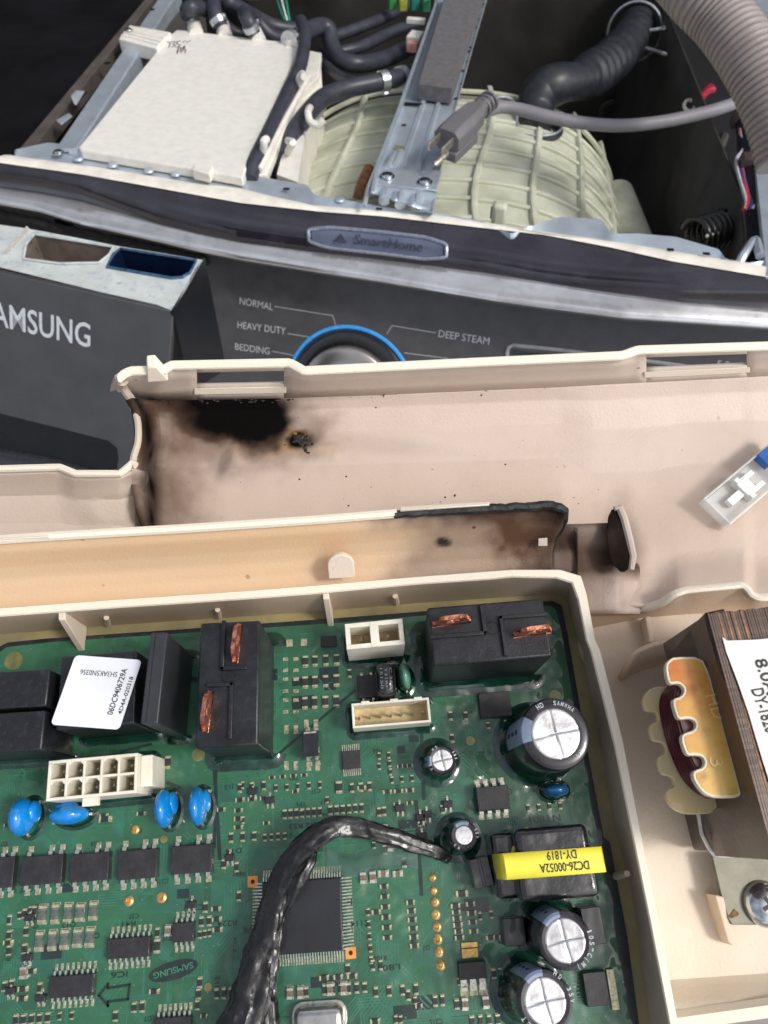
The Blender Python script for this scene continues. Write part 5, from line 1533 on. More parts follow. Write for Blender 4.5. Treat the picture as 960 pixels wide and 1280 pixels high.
# oval badge in the strip
def strip_pt(x, t, add=0): return Wp(x, pl(gl_top,x)*(1-t)+pl(bnd,x)*t, pl([(0,2.4),(.2,-1.2),(.4,-5),(.6,-9.5),(.8,-15),(1,-22)], t)+add)
b = MB(); o_ = []
for k in range(48):
    an = 2*math.pi*k/48
    cx = 472 + 86*max(-1,min(1,math.cos(an)*1.12)); tt = .62 + .24*max(-1,min(1,math.sin(an)*1.25))*-1
    o_.append(strip_pt(cx, tt, 1.0))
b.tube(o_, 1.5, n=8, closed=True); bd = b.build('badge_frame', mat('badge_chrome', (170,176,190), .25, metal=.8, var=.1), WM)
nrm = (strip_pt(472,.5)-strip_pt(472,.75)).cross(strip_pt(400,.62)-strip_pt(540,.62)).normalized()
if nrm.dot(FWD) > 0: nrm = -nrm
b = MB(); rows = []
for j in range(5):
    rows.append([strip_pt(390+ i*8.2, .82 - .41*j/4, .7) for i in range(21)])
b.grid(rows); b.build('badge_plate', mat('badge_plate', (112,118,140), .2, metal=.6, var=.12, vscale=30, coat=.5), bd)
a_, c_ = strip_pt(441,.72,1.6), strip_pt(527,.72,1.6)
text('SmartHome', frame(a_, c_-a_, nrm), (c_-a_).length, mat('badge_text', (52,54,70), .35, var=.1), bd, height=7.5, italic=.2, lift=.8)
F = frame(strip_pt(424,.62,1.2), c_-a_, nrm)
MB().add([(-5,-3.2,.9),(6,-3.2,.9),(1,3.8,.9)], [(0,1,2)]).build('badge_emblem', MATS['badge_text'], bd, F, local=True, smooth=0)

# control panel: a sloped plane below the chrome
p0 = Wp(300,322,-46); p1 = Wp(900,404,-46)
SLOPE = R(24)
PN = (WZ*math.sin(SLOPE) - WY*math.cos(SLOPE)).normalized()
ax = (p1-p0).normalized(); PN = (PN - ax*PN.dot(ax)).normalized()
PO = p0
def Q(px, py, off=0.0): return plane_hit(px, py, PO + PN*off, PN)
PY = PN.cross(ax)          # up the panel
def QF(px, py, off=0.0): return frame(Q(px,py,off), ax, PN)
pq = [Q(258,300), Q(1080,395), Q(1080,640), Q(240,640)]
b = MB(); b.prism([pq[0], pq[3], pq[2], pq[1]][::-1] , -PN*4); cp = b.build('control_panel', M_PANEL, WM)
b = MB(); b.prism([Q(252,300,-2), Q(259,300,-2), Q(246,600,-2), Q(236,600,-2)], -PN*60); b.build('panel_edge', M_BLKB, cp)
def ptext(s, p, q, h):
    a_, c_ = Q(*p), Q(*q)
    text(s, frame(a_, c_-a_, PN), (c_-a_).length, M_PRN, cp, height=h, lift=.15, bold=.0)
ptext('NORMAL', (299.5,380), (341,388), 5.8)
ptext('HEAVY DUTY', (297,410), (357,418), 5.8)
ptext('BEDDING', (294,437), (337,443), 5.8)
ptext('DEEP STEAM', (548,421), (611,431), 5.8)
def line(pts, w_=.55):
    b_ = MB()
    q = [Q(x,y,.2) for x,y in pts]
    for a_, c_ in zip(q, q[1:]):
        d = (c_-a_); nn = PN.cross(d).normalized()*w_/2; b_.add([a_-nn, c_-nn, c_+nn, a_+nn], [(0,1,2,3)])
    b_.build('leader_line', M_PRN, cp, smooth=0)
line([(343,383),(416,394.5),(420,408)]); line([(360,417),(388,421.5)]); line([(340,439),(369,444.5)]); line([(545,416),(490,407),(484,417)]); line([(505,441),(560,448)])
# dial
dc = Q(437,489); dr = (Q(437,489)-Q(437,408.5)).length
F = frame(dc, ax, PN)
dl = MB().lathe([(dr*.955,0),(dr*.955,3),(dr*.93,5.0),(dr*.80,5.5),(dr*.76,4.2),(dr*.74,6)], 72).build('dial', mat('dial_bezel', (34,34,38), .25, var=.15, coat=.5), cp, F, local=True)
b = MB(); b.tube([(dr*math.cos(t*math.pi/60), dr*math.sin(t*math.pi/60), .4) for t in range(12, 106)], 1.7, n=8, flat=.5)
b.build('blue_ring', mat('blue_ring', (64,160,235), .3, var=.08, coat=.4), dl, F, local=True)
MB().lathe([(dr*.74,4),(dr*.74,11),(dr*.70,13),(dr*.5,14.5),(dr*.02,15)], 64).build('knob', mat('brushed_knob', (176,172,168), .24, metal=.85, var=.15, vscale=20), dl, F, local=True, smooth=50)
# display frame
b = MB(); b.tube([Q(634,470,.6), Q(634,440,.6), Q(636,434,.6), Q(642,431.5,.6), Q(700,437.5,.6), Q(1060,484,.6)], 1.6, n=8, flat=.4)
b.build('display_frame', mat('frame_grey', (150,150,154), .35, metal=.4, var=.1), cp)
MB().prism([Q(640,437,.1), Q(1060,489,.1), Q(1060,560,.1), Q(640,560,.1)][::-1], -PN*.05).build('display_window', mat('display_glass', (26,26,30), .08, var=.1, coat=.6), cp)
a_, c_ = Q(895,458), Q(935,463)
text('5 Steam', frame(a_, c_-a_, PN), (c_-a_).length, M_PRN, cp, height=5, lift=.8)

# ================================================================== DETERGENT DRAWER, pulled out
DR = thing('detergent_drawer', 'pulled out detergent drawer with grey front bearing silver brand letters, compartments stained blue', 'drawer', WF)
d_o = Wp(217,389,-30); 
DN = (WZ*math.sin(R(20)) - WY*math.cos(R(20))).normalized()
d_o = CAM + ray(217,389)*455
dl_ = plane_hit(0,337,d_o,DN)
dax = (d_o - dl_).normalized(); DN = (DN - dax*DN.dot(dax)).normalized()
# redo with the plane that carries the measured top edge
def D(px, py, off=0.0): return plane_hit(px, py, d_o + DN*off, DN)
fp = [D(-90,320), D(217,389), D(212,450), D(170,600), D(-90,600)]
b = MB(); b.prism([fp[0], fp[4], fp[3], fp[2], fp[1]], -DN*6)
df = b.build('drawer_front', mat('drawer_face', (66,67,70), .42, var=.07, vscale=60, bump=.08, bscale=1500), DR, bevel=.8)
a_, c_ = D(-22,402), D(113,434)
text('SAMSUNG', frame(a_, c_-a_, DN), (c_-a_).length, M_LOGO, df, height=(D(60,400)-D(60,423)).length*1.28, lift=.3, bold=.012)
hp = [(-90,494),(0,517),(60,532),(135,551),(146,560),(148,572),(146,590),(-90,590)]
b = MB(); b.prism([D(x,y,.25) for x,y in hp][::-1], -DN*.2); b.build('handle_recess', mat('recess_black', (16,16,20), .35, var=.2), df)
b = MB(); b.tube([D(-90,560,2), D(0,572,3), D(60,583,3), D(110,596,2)], 8, n=12, flat=.5); b.build('handle_lip', mat('handle_gloss', (42,42,48), .2, var=.15, coat=.3), df)
# compartment tray behind the front
dz = lambda px, py, h=0: plane_hit(px, py, D(217,389) + WZ*h, WZ)
tray = [(-80,322),(0,334),(217,390),(256,322),(230,314),(150,300),(30,284)]
TT = {}
# top deck with two real openings
wells = {'brown': [(30,325),(33,306),(44,294),(142,310),(137,320),(124,330),(75,331)], 'blue': [(134,335),(142,319),(151,312),(246,327),(238,342),(228,348),(215,349)]}
b = MB()
deckz = lambda x,y: dz(x,y)
deck_o = [(-80,318),(0,334),(110,361),(217,389),(236,356),(254,325),(200,316),(150,308),(100,298),(58,290),(30,285),(-80,270)]
import mathutils.geometry as mg
def tess(outer, holes, f):
    loops = [[Vector((x,y,0)) for x,y in outer]] + [[Vector((x,y,0)) for x,y in h] for h in holes]
    tris = mg.tessellate_polygon(loops); flat_ = [p for l in loops for p in l]
    return [f(p.x,p.y) for p in flat_], [tuple(t) for t in tris]
vs, fs = tess(deck_o, [wells['brown'], wells['blue']], deckz)
b.add(vs, fs)
M_DTR = mat('drawer_tray_white', (196,202,200), .42, var=.08, vscale=60, dirt=.8, tint=(110,150,180))
o = b.build('drawer_tray', M_DTR, DR, smooth=0)
for k, (cm, cmn) in {'brown': ((118,106,98),'grey_brown_well'), 'blue': ((14,28,56),'blue_stained_well')}.items():
    pts = wells[k]; n = len(pts)
    t_ = [deckz(x,y) + WZ*.3 for x,y in pts]; l_ = [p - WZ*26 for p in t_]
    b = MB(); b.grid([l_ + [l_[0]], t_ + [t_[0]]]); b.add(l_, [tuple(range(n))])
    b.build('compartment', mat(cmn, cm, .3, var=.2, vscale=60, coat=.3), o, smooth=60, label='compartment stained dark blue' if k == 'blue' else 'grey brown compartment')
    b = MB(); b.tube([p + WZ*.5 for p in t_], .9, n=6, closed=True); b.build('compartment_rim', M_DTR if k == 'brown' else mat('blue_rim', (56,88,118), .4, var=.3), o)
b = MB(); b.prism([deckz(217,390), deckz(256,322), deckz(256,322)-WZ*90, deckz(214,392)-WZ*60][::-1], -WX*2); b.build('drawer_side', M_BLKB, DR)
b = MB(); b.prism([deckz(4,318)+WZ*1, deckz(34,284)+WZ*1, deckz(38,288)+WZ*1, deckz(10,318)+WZ*1], -WZ*8); b.build('side_rail', mat('light_rail', (190,188,182), .4), DR)
b = MB()
F = frame(D(240,420,-30), ax, PN); MB().tube([Q(244,372,6), Q(228,430,6), Q(236,470,6)], 2.4, n=8).build('side_guide', mat('glossy_black_guide', (20,20,24), .15, coat=.6), DR)

# ================================================================== VALVE / DISPENSER BOX (white)
VB = thing('dispenser_housing', 'large flat white dispenser housing with purple handwriting on its lid', 'dispenser box', WF)
lidp = [(100,187),(98,184),(212,44),(221,37),(372,54),(374,60),(303,222),(290,219)]
HB = 10
b = MB(); b.prism([Wp(x,y,HB) for x,y in lidp][::-1], -WZ*8); lid = b.build('lid', M_WPL, VB, bevel=1.2)
b = MB(); b.prism([Wp(x,y,HB-8.2) for x,y in ((106,188),(214,48),(366,60),(298,220))][::-1], -WZ*70); b.build('box_body', M_WPLC, VB)
b = MB(); b.prism([Wp(x,y,4) for x,y in ((372,60),(402,66),(398,96),(372,120),(334,217),(304,222))][::-1], -WZ*8); lg = b.build('side_ledge', M_WPLC, VB, bevel=1)
b = MB(); b.prism([Wp(x,y,-3) for x,y in ((400,68),(398,96),(372,122),(346,218),(372,228),(384,150),(403,110))][::-1], -WZ*50); b.build('side_wall', M_WPLC, VB)
b = MB(); b.tube([Wp(386,96,7), Wp(356,150,7), Wp(324,212,7)], 2.6, n=8); b.build('ledge_rib', M_WPLC, lg)
b = MB(); b.prism([Wp(x,y,HB+3) for x,y in ((240,212),(245,203),(266,205),(262,217))][::-1], -WZ*8); b.build('front_latch', M_WPLC, lid, bevel=.8)
for k in range(4):
    b = MB(); b.tube([Wp(92+k*4,178-k*4,-6), Wp(112+k*3,180-k*5,-6)], 2.2, n=6); b.build('vent_fin', M_WPLC, VB)
# scrawl
M_SCR = mat('purple_marker', (70,30,56), .5)
def scrawl(strokes):
    for st in strokes:
        b_ = MB(); b_.tube([Wp(x,y,HB+.25) for x,y in st], .62, n=6, flat=.3); b_.build('handwriting', M_SCR, lid)
scrawl([[(208,52),(213,53),(211,59)],[(214,52),(219,52),(216,55),(219,57),(214,59)],[(226,51),(221,52),(221,55),(225,56),(223,59),(219,59)],[(228,53),(231,51),(234,53),(238,51)],
        [(221,67),(223,60),(226,59),(226,63),(222,64)],[(226,66),(229,61)],[(230,61),(231,57),(228,60),(232,62),(231,66)]])
# hooks
for pts in ([(372,108,8),(374,98,18),(378,92,22),(380,96,24)], [(326,194,8),(330,184,16),(330,176,22),(334,174,22)], [(388,134,5),(385,140,14),(388,152,10),(398,156,8),(404,150,12)], [(360,190,0),(364,182,10),(366,178,14),(360,176,12)]):
    b = MB(); b.tube(catmull([Wp(x,y,h) for x,y,h in pts], 4), 3.2, n=8); b.build('hose_clip', M_WPLC, VB)

# ================================================================== HOSES
def hose(label, pts, r_, m=None, cat='hose', clamps=(), group='black rubber water hoses', name='rubber_hose', n=14):
    pth = catmull([Wp(x,y,h) for x,y,h in pts], 8)
    T = thing(name, label, cat, Matrix.Translation(pth[0]*S), group)
    MB().tube(pth, r_, n=n).build('hose_wall', m or M_HOSE, T, smooth=60)
    for (i, ww) in clamps:
        i = max(1, min(len(pth)-2, int(i*(len(pth)-1))))
        d = (pth[i+1]-pth[i-1]).normalized()
        F = frame(pth[i], d.orthogonal(), d)
        MB().lathe([(r_+.4,-ww),(r_+1.4,-ww),(r_+1.4,ww),(r_+.4,ww)], 24).build('hose_clamp', M_CLAMP, T, F, local=True)
        MB().box((r_+2.2,0,0),(3,3,ww*1.2)).build('clamp_ear', M_CLAMP, T, F, local=True, bevel=.3)
    return T
def spout(x0,y0,x1,y1,r_):
    MB().tube([Wp(x0,y0,8), Wp(x1,y1,12)], r_, n=14).build('spout', M_WPLC, VB)
spout(246,44,240,24,8); spout(282,46,277,30,8); spout(324,52,317,38,8); spout(366,60,360,48,8)
hose('leftmost black hose rising from the back of the white dispenser housing', [(240,27,14),(233,16,24),(238,10,32),(256,12,24),(272,24,6),(292,40,-10),(330,48,-20)], 7.5, clamps=[(.07,3)])
hose('second black hose from the left, running over the others to the right', [(277,34,14),(268,14,26),(268,-4,30),(284,2,20),(310,16,10),(340,32,0),(372,38,-8)], 8, clamps=[(.08,3)])
hose('third black hose with a steel clamp at the white spout', [(317,42,14),(310,26,26),(306,16,26),(318,22,12),(338,44,-6),(360,50,-14)], 7.5, clamps=[(.1,3)])
hose('thick black hose looping beside the fourth spout and away to the right', [(362,52,14),(376,44,14),(396,34,10),(410,36,6),(414,54,-4),(424,72,-12),(446,80,-16),(480,74,-22),(516,58,-30)], 9, clamps=[(.03,3)])
hose('thin black hose lying along the white dispenser edge', [(376,26,22),(381,44,20),(376,80,14),(360,115,10),(340,158,8),(320,200,8),(312,226,2)], 6.6)
hose('thick black hose with clamped joiner over the pale tub, curving down by the housing', [(545,80,-10),(520,90,-6),(490,99,2),(462,105,2),(430,112,2),(402,124,2),(380,148,0),(364,172,-4),(352,192,-8),(352,216,-14),(356,240,-20)], 8.5, clamps=[(.17,4),(.24,4)])
hose('thin dark hose hidden between housing and tub', [(400,66,-20),(412,86,-20),(428,98,-18),(450,104,-12)], 5.5)
hose('dark hose in the shadow at top centre, upper of two', [(410,48,-40),(440,38,-40),(480,22,-40),(520,0,-40)], 7)
hose('dark hose in the shadow at top centre, lower of two', [(420,66,-45),(452,58,-45),(490,40,-45),(520,30,-45)], 7)
# white joiner
c = Wp(480,101,2)
# pump body, coloured connectors deep at the top
GR = thing('green_plug_row', 'row of small green and yellow plugs at the top beside the steel channel', 'plugs', WF)
for k, (x, y, cc) in enumerate(((490,3,(60,140,80)),(503,5,(150,160,60)),(518,4,(40,130,110)),(532,6,(50,120,90)))):
    MB().box((0,0,0),(10,12,14), .3).build('plug_body', mat('plug_%s' % ('green','yellow','teal','sea')[k], cc, .4, var=.2), GR, WF @ xf(w3(x,y,-20)), local=True, bevel=1)
PK = thing('white_wire_plug', 'white plug with a red stripe hanging left of the steel channel', 'plug', WF)
MB().box((0,0,0),(15,22,10), -.2).build('plug_shell', M_WPLC, PK, WF @ xf(w3(519,48,-8)), local=True, bevel=1)
MB().box((0,0,0),(12,11,10), -.2).build('latch', mat('pinkish', (206,150,140), .4), PK, WF @ xf(w3(516,58,-6)), local=True, bevel=1)
MB().box((0,0,0),(22,8,6), -.1).build('plug_cap', M_WPLC, PK, WF @ xf(w3(520,26,-4)), local=True, bevel=1)
for k, cc in enumerate(((30,130,110),(220,220,216),(30,150,120))):
    W_ = thing('thin_wire', ('teal wire curving down at the top between hoses','white wire between the two teal wires','second teal wire, right of the white one')[k], 'wire', WF, 'thin wires at the top of the machine')
    MB().tube(catmull([Wp(344+k*6,-10,-20), Wp(349+k*5,8,-22), Wp(356+k*3,26,-30)], 5), 1.3, n=6).build('wire_jacket', mat('wire_%d' % k, cc, .4), W_)
CUP = thing('pump_cap', 'round grey cap in shadow at the top of the machine', 'cap', WF)
MB().lathe([(26,0),(26,8),(20,14),(12,15),(11,20),(4,21)], 32).build('cap_body', mat('pump_grey', (78,78,80), .4, var=.15), CUP, WF @ xf(w3(314,-6,-60)), local=True, bevel=.5)

# ================================================================== TUB
TB = thing('wash_tub', 'pale greenish translucent plastic tub with raised ribs', 'tub', WF)
tubp_l = w3(330,250,-70); 
cxx = w3(548,300,-100).x; Rt = 172; SX = 1.14
def SE(c): return math.copysign(abs(c)**.74, c)
def tub_r(y_): return 1.0
b = MB(); rows = []
y0 = FY + 4; y1 = w3(560,112,-28).y
for j in range(26):
    v = j/25; yy = y0 + (y1-y0)*v; row = []
    for i in range(60):
        an = R(-8 + 196*i/59)
        rr = Rt*(1 - .05*max(0, v-.85)/.15)
        row.append(W(cxx + rr*SE(math.cos(an))*SX, yy, -25 - Rt + rr*SE(math.sin(an))))
    rows.append(row)
back_ = [W(cxx + SX*(Rt*.5)*math.cos(R(-8+196*i/59)), y1+6, -25-Rt+Rt*.5*math.sin(R(-8+196*i/59))) for i in range(60)]
rows.append(back_)
b.grid(rows[::-1]); b.build('tub_shell', M_TUB, TB, smooth=60)
def tub_pt(an, v, up_=0): 
    yy = y0 + (y1-y0)*v
    return W(cxx + SX*(Rt+up_)*SE(math.cos(an)), yy, -25-Rt+(Rt+up_)*SE(math.sin(an)))
for k in range(9):
    v = .06 + .105*k; skew = .10
    rows = []
    pts_o = [tub_pt(R(26+128*i/30), min(1, v + skew*math.sin(i/30*math.pi)*.6), 3.0) for i in range(31)]
    pts_i = [tub_pt(R(26+128*i/30), min(1, v + skew*math.sin(i/30*math.pi)*.6), -1) for i in range(31)]
    MB().grid([pts_i, pts_o]).build('ring_rib', M_TUB, TB, solid=5.5, soff=0, smooth=50, bevel=1.2)
for an in (38, 55, 71, 84, 97, 112, 130):
    MB().grid([[tub_pt(R(an + 1.5*math.sin(v*.5)), v/12, -1) for v in range(13)], [tub_pt(R(an + 1.5*math.sin(v*.5)), v/12, 4) for v in range(13)]]).build('long_rib', M_TUB, TB, solid=6, soff=0, smooth=50, bevel=1.2)
b = MB(); o_ = []
for s_ in range(13): o_.append(tub_pt(R(16), s_/12*.9, 2))
b = MB(); b.tube([tub_pt(R(24),.0,4), tub_pt(R(23),.3,5), tub_pt(R(22),.55,6), tub_pt(R(24),.85,5)], [16,20,24,16], n=16, flat=.8)
b.build('tub_shoulder', M_TUB, TB, smooth=70)
b = MB(); b.tube(catmull([Wp(610,158,-10), Wp(612,130,2), Wp(622,122,6), Wp(640,124,4), Wp(646,140,0), Wp(646,158,-10)], 6), 1.2, n=6); b.build('steel_loop', M_CLAMP, TB)
b = MB(); b.box((0,0,0),(12,12,20)); b.build('front_peg', M_TUB, TB, WF @ xf(w3(624,268,-8)), local=True, bevel=3)
MB().lathe([(5,0),(5,8),(2,10)], 16).build('stud', M_DKST, TB, WF @ xf(w3(620,272,-12)), local=True)
br = thing('brown_strap', 'rust brown strap tip beside the steel channel foot', 'strap', WF)
MB().tube(catmull([Wp(447,248,-14), Wp(452,230,-6), Wp(462,208,0)], 4), 4.5, n=8, flat=.5).build('strap_band', mat('rust_brown', (126,78,40), .5, var=.3), br)

# ================================================================== STEEL CHANNEL with foam strip
CH = thing('steel_channel', 'bright galvanised steel channel running front to back over the tub', 'steel channel', WF)
cl = [(463,240),(470,205),(500,130),(540,15),(548,-15)]
cr_ = [(540,266),(549,212),(565,150),(590,60),(612,-15)]
def cpt(side, t, h):
    pts = cl if side == 0 else cr_
    k = t*(len(pts)-1); i = min(len(pts)-2, int(k)); f = k-i
    return Wp(pts[i][0]+(pts[i+1][0]-pts[i][0])*f, pts[i][1]+(pts[i+1][1]-pts[i][1])*f, h)
b = MB(); rows = []
hs = [(0,16),(0.0,17),(.05,17),(.08,10),(.34,10),(.37,12.5),(.43,12.5),(.46,10),(.62,10),(.65,12.5),(.70,12.5),(.73,10),(.96,10),(1.0,11.5),(1.02,11.5),(1.02,-2)]
hs[0] = (0,-4)
for j in range(41):
    t = j/40; row = []
    for (u, h) in hs:
        flatten = 1-sm(.0,.5,1-abs(t-.5)*2) 
        hh = 10 + (h-10)*1.0
        a_, c_ = cpt(0,t,hh), cpt(1,t,hh)
        row.append(a_ + (c_-a_)*u)
    rows.append(row)
b.grid(rows); ch_ = b.build('channel_web', M_GALV, CH, smooth=25, solid=1.2, soff=-1)
# punched slots and dimples along both edges
for (x,y,w_) in ((511,130,9),(516,88,3),(520,75,4),(527,52,3),(534,30,4),(541,12,3),(602,5,7),(597,24,4),(595,34,3),(594,48,3),(588,59,5),(586,64,4),(585,77,3),(577,88,6),(577,105,3),(571,123,5),(505,156,4)):
    MB().box((0,0,0),(w_*.95,w_*.5,.5)).build('punched_slot', M_BLKB, ch_, WF @ xf(w3(x,y,11.2), R(-6)), local=True)
MB().prism([Wp(x,y,11.4) for x,y in ((494,181),(509,183),(505,196),(490,193))][::-1], -WZ*.3).build('square_opening', mat('opening_shadow', (120,122,96), .6), ch_)
for (x,y) in ((489,202),(536,208),(497,200)):
    MB().tube([Wp(x-5,y+9,12), Wp(x,y,13), Wp(x+4,y-10,12)], 3.4, n=10, flat=.8).build('pressed_bead', M_GALV, ch_)
b = MB(); b.prism([Wp(x,y,13) for x,y in ((468,205),(552,213),(546,238),(465,229))][::-1], -WZ*1.5); fp_ = b.build('foot_plate', M_GALV, CH, bevel=.5)
for (x,y) in ((484,221),(531,228)): screw(x,y,13.4,4.6,fp_)
MB().tube([Wp(462,236,10), Wp(545,248,10)], 5, n=10, flat=.6).build('foot_step', M_GALV, fp_)
for (x,y) in ((481,243),(501,248),(523,249)):
    MB().tube([Wp(x+1,y-9,8), Wp(x,y,10), Wp(x-1,y+9,8)], 4.2, n=10).build('pressed_bead', M_GALV, fp_)
MB().tube([Wp(455,258,10), Wp(464,226,14), Wp(474,200,16), Wp(500,132,16), Wp(545,4,16)], 1.6, n=6).build('rolled_edge', M_GALV, CH)
FS = thing('foam_strip', 'dark grey foam strip stuck along the steel channel', 'foam strip', WF)
b = MB(); tp = [Wp(523,105,26), Wp(565,110,26), Wp(606,-15,26), Wp(559,-15,26)]
b.prism(tp, -WZ*13.5)
b.build('foam_block', mat('grey_foam', (98,96,98), .85, var=.12, vscale=160, bump=.8, bscale=900), FS, bevel=.4)
MB().box((0,0,0),(16,3.5,1.2)).build('clip_end', M_BLKB, FS, WF @ xf(w3(517,130,12), R(-4)), local=True)

# ================================================================== RUBBER ELBOW and its clamps
EL = thing('rubber_elbow_hose', 'fat black rubber elbow hose with bellows, from the dark back wall down into the tub', 'hose', WF)
p_ = catmull([Wp(796,34,-40), Wp(786,52,-32), Wp(766,74,-22), Wp(745,90,-16), Wp(722,101,-10), Wp(697,105,-6), Wp(677,116,-12), Wp(668,138,-24), Wp(667,164,-34)], 26)
rr = []
for i, q in enumerate(p_):
    t = i/(len(p_)-1)
    bel = 3.2*(.5+.5*math.cos(i*2*math.pi/9))*(1-sm(.42,.5,t)) + 0
    rr.append(20.5 + bel - 3*sm(.4,.55,t) + 3*sm(.5,.7,t) - 3*sm(.75,.95,t))
MB().tube(p_, rr, n=32).build('bellows_wall', M_RUB, EL, smooth=60)
d = (p_[6]-p_[2]).normalized(); F = frame(p_[10], d.orthogonal(), d)
rg = MB(); rg.tube([(33*math.cos(2*math.pi*k/40), 33*math.sin(2*math.pi*k/40), -2) for k in range(40)], 1.6, n=8, closed=True); rg.build('wire_clamp', M_CLAMP, EL, F, local=True)
for (x,y,x2,y2) in ((812,38,833,35),(808,60,832,68)):
    MB().tube([Wp(x,y,-22), Wp(x2,y2,-18), Wp(x2-5,y2-2,-16)], 2.0, n=8).build('clamp_leg', M_CLAMP, EL)
F = frame(p_[-6], WX, WZ)
rg = MB(); rg.tube([(27*math.cos(2*math.pi*k/40), 22*math.sin(2*math.pi*k/40), -3) for k in range(40)], 3.2, n=8, closed=True); rg.build('foot_collar', M_RUB, EL, F, local=True)
rg = MB(); rg.tube([(27.5*math.cos(2*math.pi*k/40), 22.5*math.sin(2*math.pi*k/40), 1) for k in range(40)], 1.3, n=8, closed=True); rg.build('wire_clamp', M_CLAMP, EL, F, local=True)
# fittings on the back wall
BW = BP + 34
def wallpt(px, py, off=0): return plane_hit(px, py, W(0,BW-off,0), WY)
for (x,y,r_) in ((818,115,3),(838,117,6.5)):
    F = frame(wallpt(x,y,2), WX, -WY); MB().lathe([(r_,0),(r_,2),(r_*.5,3.5)], 14).build('wall_clip', M_WPLC, WM, F, local=True)
F = frame(wallpt(764,142,1), WX, -WY); MB().lathe([(22,0),(20,2),(15,2.2),(14,0.5)], 30).build('wall_grommet', M_CAV, WM, F, local=True)
MB().lathe([(13,0),(13,.6)], 30).build('grommet_hole', M_BLKB, WM, frame(wallpt(764,144,4), WX, -WY), local=True)

# ================================================================== POWER CORD with plug
CD = thing('mains_lead', 'grey power cord with three prong plug lying across the open machine', 'power cord', WF)
M_CORD = mat('cord_grey', (124,122,126), .5, var=.06, vscale=60)
p_ = catmull([Wp(x,y,h) for x,y,h in ((606,140,34),(625,134,34),(650,137,32),(690,147,28),(730,154,24),(772,157,22),(815,154,22),(855,147,24),(895,137,28),(925,126,30),(945,116,30),(970,100,20))], 10)
MB().tube(p_, 5.2, n=16).build('cord_jacket', M_CORD, CD, smooth=60)
M_PLUG = mat('plug_grey', (104,102,106), .45, var=.06, vscale=60, bump=.08)
a_, c_ = Wp(558,176,36), Wp(612,138,36); dd = (c_-a_).normalized()
F = frame(a_, dd, (WZ - WY*.15).normalized())
Lp = (c_-a_).length
b = MB()
prof = [(0,.95,.9),(.1,1,1),(.35,1,1),(.6,.85,.95),(.72,.52,.75),(1.0,.42,.55)]
rows = []
for (t, sx, sz) in prof:
    w_, h_ = 11.5*sx, 9.5*sz; x = t*Lp
    ring = [(-w_,-h_*.5),(-w_*.6,-h_),(w_*.6,-h_),(w_,-h_*.5),(w_,h_*.5),(w_*.62,h_),(-w_*.62,h_),(-w_,h_*.5)]
    rows.append([Vector((x, u, v)) for u, v in ring] + [Vector((x, ring[0][0], ring[0][1]))])
b.grid(rows); b.add(rows[0][:-1][::-1], [tuple(range(8))]); b.add(rows[-1][:-1], [tuple(range(8))])
pg = b.build('plug_body', M_PLUG, CD, F, local=True, bevel=.8, smooth=25)
MB().box((Lp*.22,-3,-11),(Lp*.5,15,8)).build('plug_underbody', M_PLUG, pg, F, local=True, bevel=1)
for t in (.80,.88,.96): 
    b = MB(); b.tube([Vector((Lp*t, 7.2*math.cos(2*math.pi*k/16), 6.6*math.sin(2*math.pi*k/16))) for k in range(16)], 1.5, n=6, closed=True); b.build('strain_ring', M_PLUG, pg, F, local=True)
M_PRG = mat('brass_prong', (190,184,172), .3, metal=.8, var=.15)
MB().box((-8,6,1.5),(17,1.6,6.5)).build('prong', M_PRG, pg, F, local=True, bevel=.3)
MB().box((-8,-6,1.5),(17,1.6,6.5)).build('prong', M_PRG, pg, F, local=True, bevel=.3)
MB().tube([(2,-2,-9),(-17,-2,-9),(-20,-2,-9)], [2.5,2.5,1.2], n=12).build('prong', M_PRG, pg, F, local=True)

# ================================================================== GREY CORRUGATED DRAIN HOSE
DH = thing('drain_hose', 'pale grey corrugated drain hose sweeping through the upper right corner', 'hose', WF)
p_ = catmull([Wd(x,y,h) for x,y,h in ((838,-44,575),(872,-6,565),(902,24,560),(930,62,553),(954,104,548),(972,150,545),(985,200,545))], 60)
tot = 0; rr = []; 
for i, q in enumerate(p_):
    if i: tot += (q-p_[i-1]).length
    ph = (tot/4.9) % 1
    rr.append(18.6 + 2.6*math.sqrt(max(0, math.sin(math.pi*ph))) )
MB().tube(p_, rr, n=28).build('corrugated_wall', mat('drain_hose_grey', (148,138,134), .45, var=.08, vscale=40), DH, smooth=40)
k = 95
MB().tube([Wp(856,22,34), Wp(876,44,36)], 4, n=8).build('seam_tag', M_WPLC, DH)

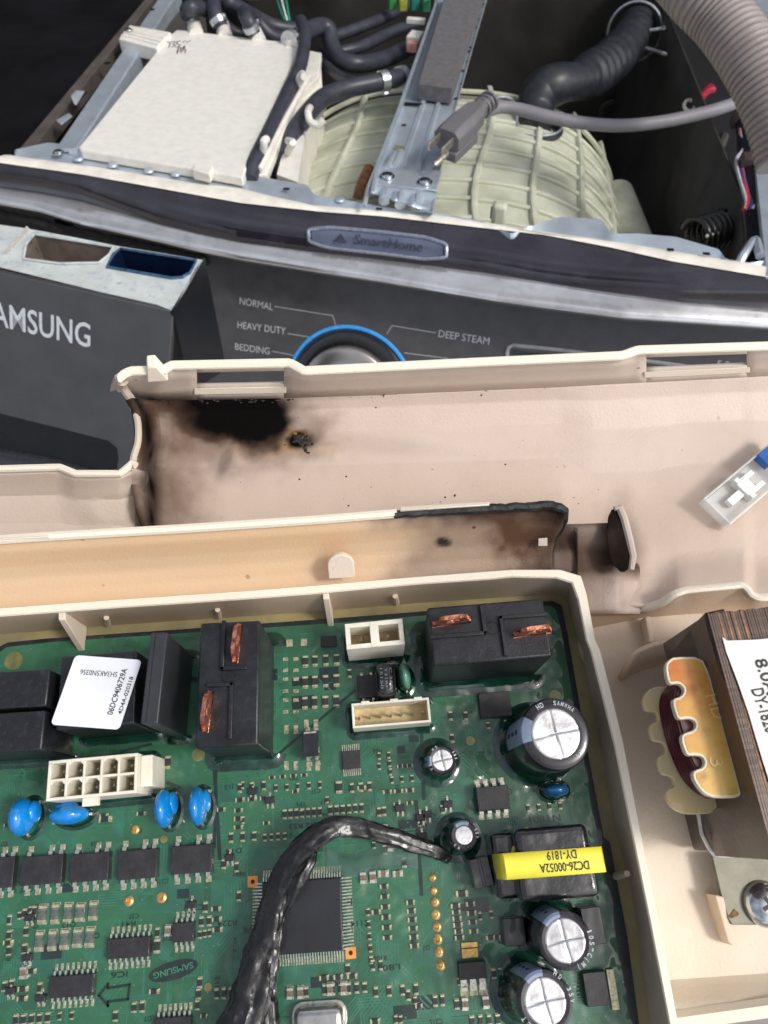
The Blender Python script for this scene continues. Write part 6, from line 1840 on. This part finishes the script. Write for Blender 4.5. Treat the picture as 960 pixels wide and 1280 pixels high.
# ================================================================== RIGHT SIDE WIRING AND SPRING
HR = thing('wire_bundle', 'black wire bundle clipped down the right inner edge of the machine', 'wire harness', WF)
p_ = catmull([Wp(x,y,h) for x,y,h in ((930,120,-6),(936,170,-6),(940,220,-6),(946,270,-8),(950,325,-10))], 8)
MB().tube(p_, 11, n=14, flat=.7).build('bundle_sleeve', mat('bundle_black', (22,22,34), .35, var=.4, vscale=60), HR, smooth=60)
for (x,y) in ((934,147),(944,208)):
    MB().box((0,0,0),(26,15,18), R(-4)).build('strap_clip', mat('clip_brown', (70,58,58), .4, var=.1), HR, WF @ xf(w3(x,y,-2)), local=True, bevel=1.5)
for k, (cc, off) in enumerate((((200,60,70),-2),((60,90,170),3),((220,220,220),6),((150,60,60),0),((190,190,200),-5))):
    b = MB(); b.tube(catmull([Wp(x+off*.8+3*math.sin(k*2+i), y, -2) for i,(x,y) in enumerate(((926,162),(932,185),(926,200),(932,225),(938,250),(934,262)))], 5), 1.5, n=6)
    b.build('coloured_wire', mat('harness_wire_%d' % k, cc, .4), HR)
RR = beam('right_rail', (948,150),(972,345), 4, 14, 5, M_GALV)
MB().prism([Wp(x,y,2) for x,y in ((952,185),(990,190),(990,215),(944,212))][::-1], -WZ*10).build('right_bracket', M_WPLC, WM, bevel=1)
MB().prism([Wp(x,y,6) for x,y in ((925,-20),(990,-20),(990,40),(952,44),(944,20))][::-1], -WZ*3).build('right_upper_bracket', M_GALV, WM, bevel=1)
MB().box((0,0,0),(16,20,4)).build('bracket_window', mat('bracket_dark', (70,66,62), .5), WM, WF @ xf(w3(958,28,8)), local=True, bevel=1)
MB().tube(catmull([Wp(920,338,-6), Wp(930,318,2), Wp(944,300,4), Wp(950,320,4)], 5), 3.2, n=8).build('right_latch', M_GALV, WM)
RW = thing('red_wire_cluster', 'crimson taped wires with a white ring in the dark right corner', 'wires', WF)
for k in range(5):
    MB().tube(catmull([Wp(868+k*2,136-k*3,-30), Wp(876+k*2,122-k*2,-24), Wp(888+k,108+k,-24)], 4), 3.4, n=8).build('crimson_wire', mat('crimson', (150,30,56), .45, var=.2), RW)
MB().tube([Wp(862+7*math.cos(t*.5), 132+7*math.sin(t*.5), -26) for t in range(13)], 1.8, n=6).build('white_ring', M_WPLC, RW)
SP = thing('coil_spring', 'black coil spring standing near the front right corner', 'spring', WF)
a_, c_ = Wp(868,296,-34), Wp(905,286,-34)
dd = (c_-a_); F = frame(a_, dd, WZ); Ls = dd.length
MB().tube([(Ls*t/150, 14*math.cos(t*2*math.pi*5.2/150), 14*math.sin(t*2*math.pi*5.2/150)) for t in range(151)], 2.3, n=8).build('coil', mat('spring_black', (30,30,32), .3, var=.1, coat=.4), SP, F, local=True, smooth=60)
for k in range(6):
    MB().ball((Ls*k/6, -12.5, 7.0),(3,3,3), 8, 6).build('painted_glint', M_WPLC, SP, F, local=True)  # white beads stand in for highlights on the coils
MB().tube([Wp(893,270,-40), Wp(915,245,-46)], 1.5, n=6).build('spring_rod', M_RUB, SP)
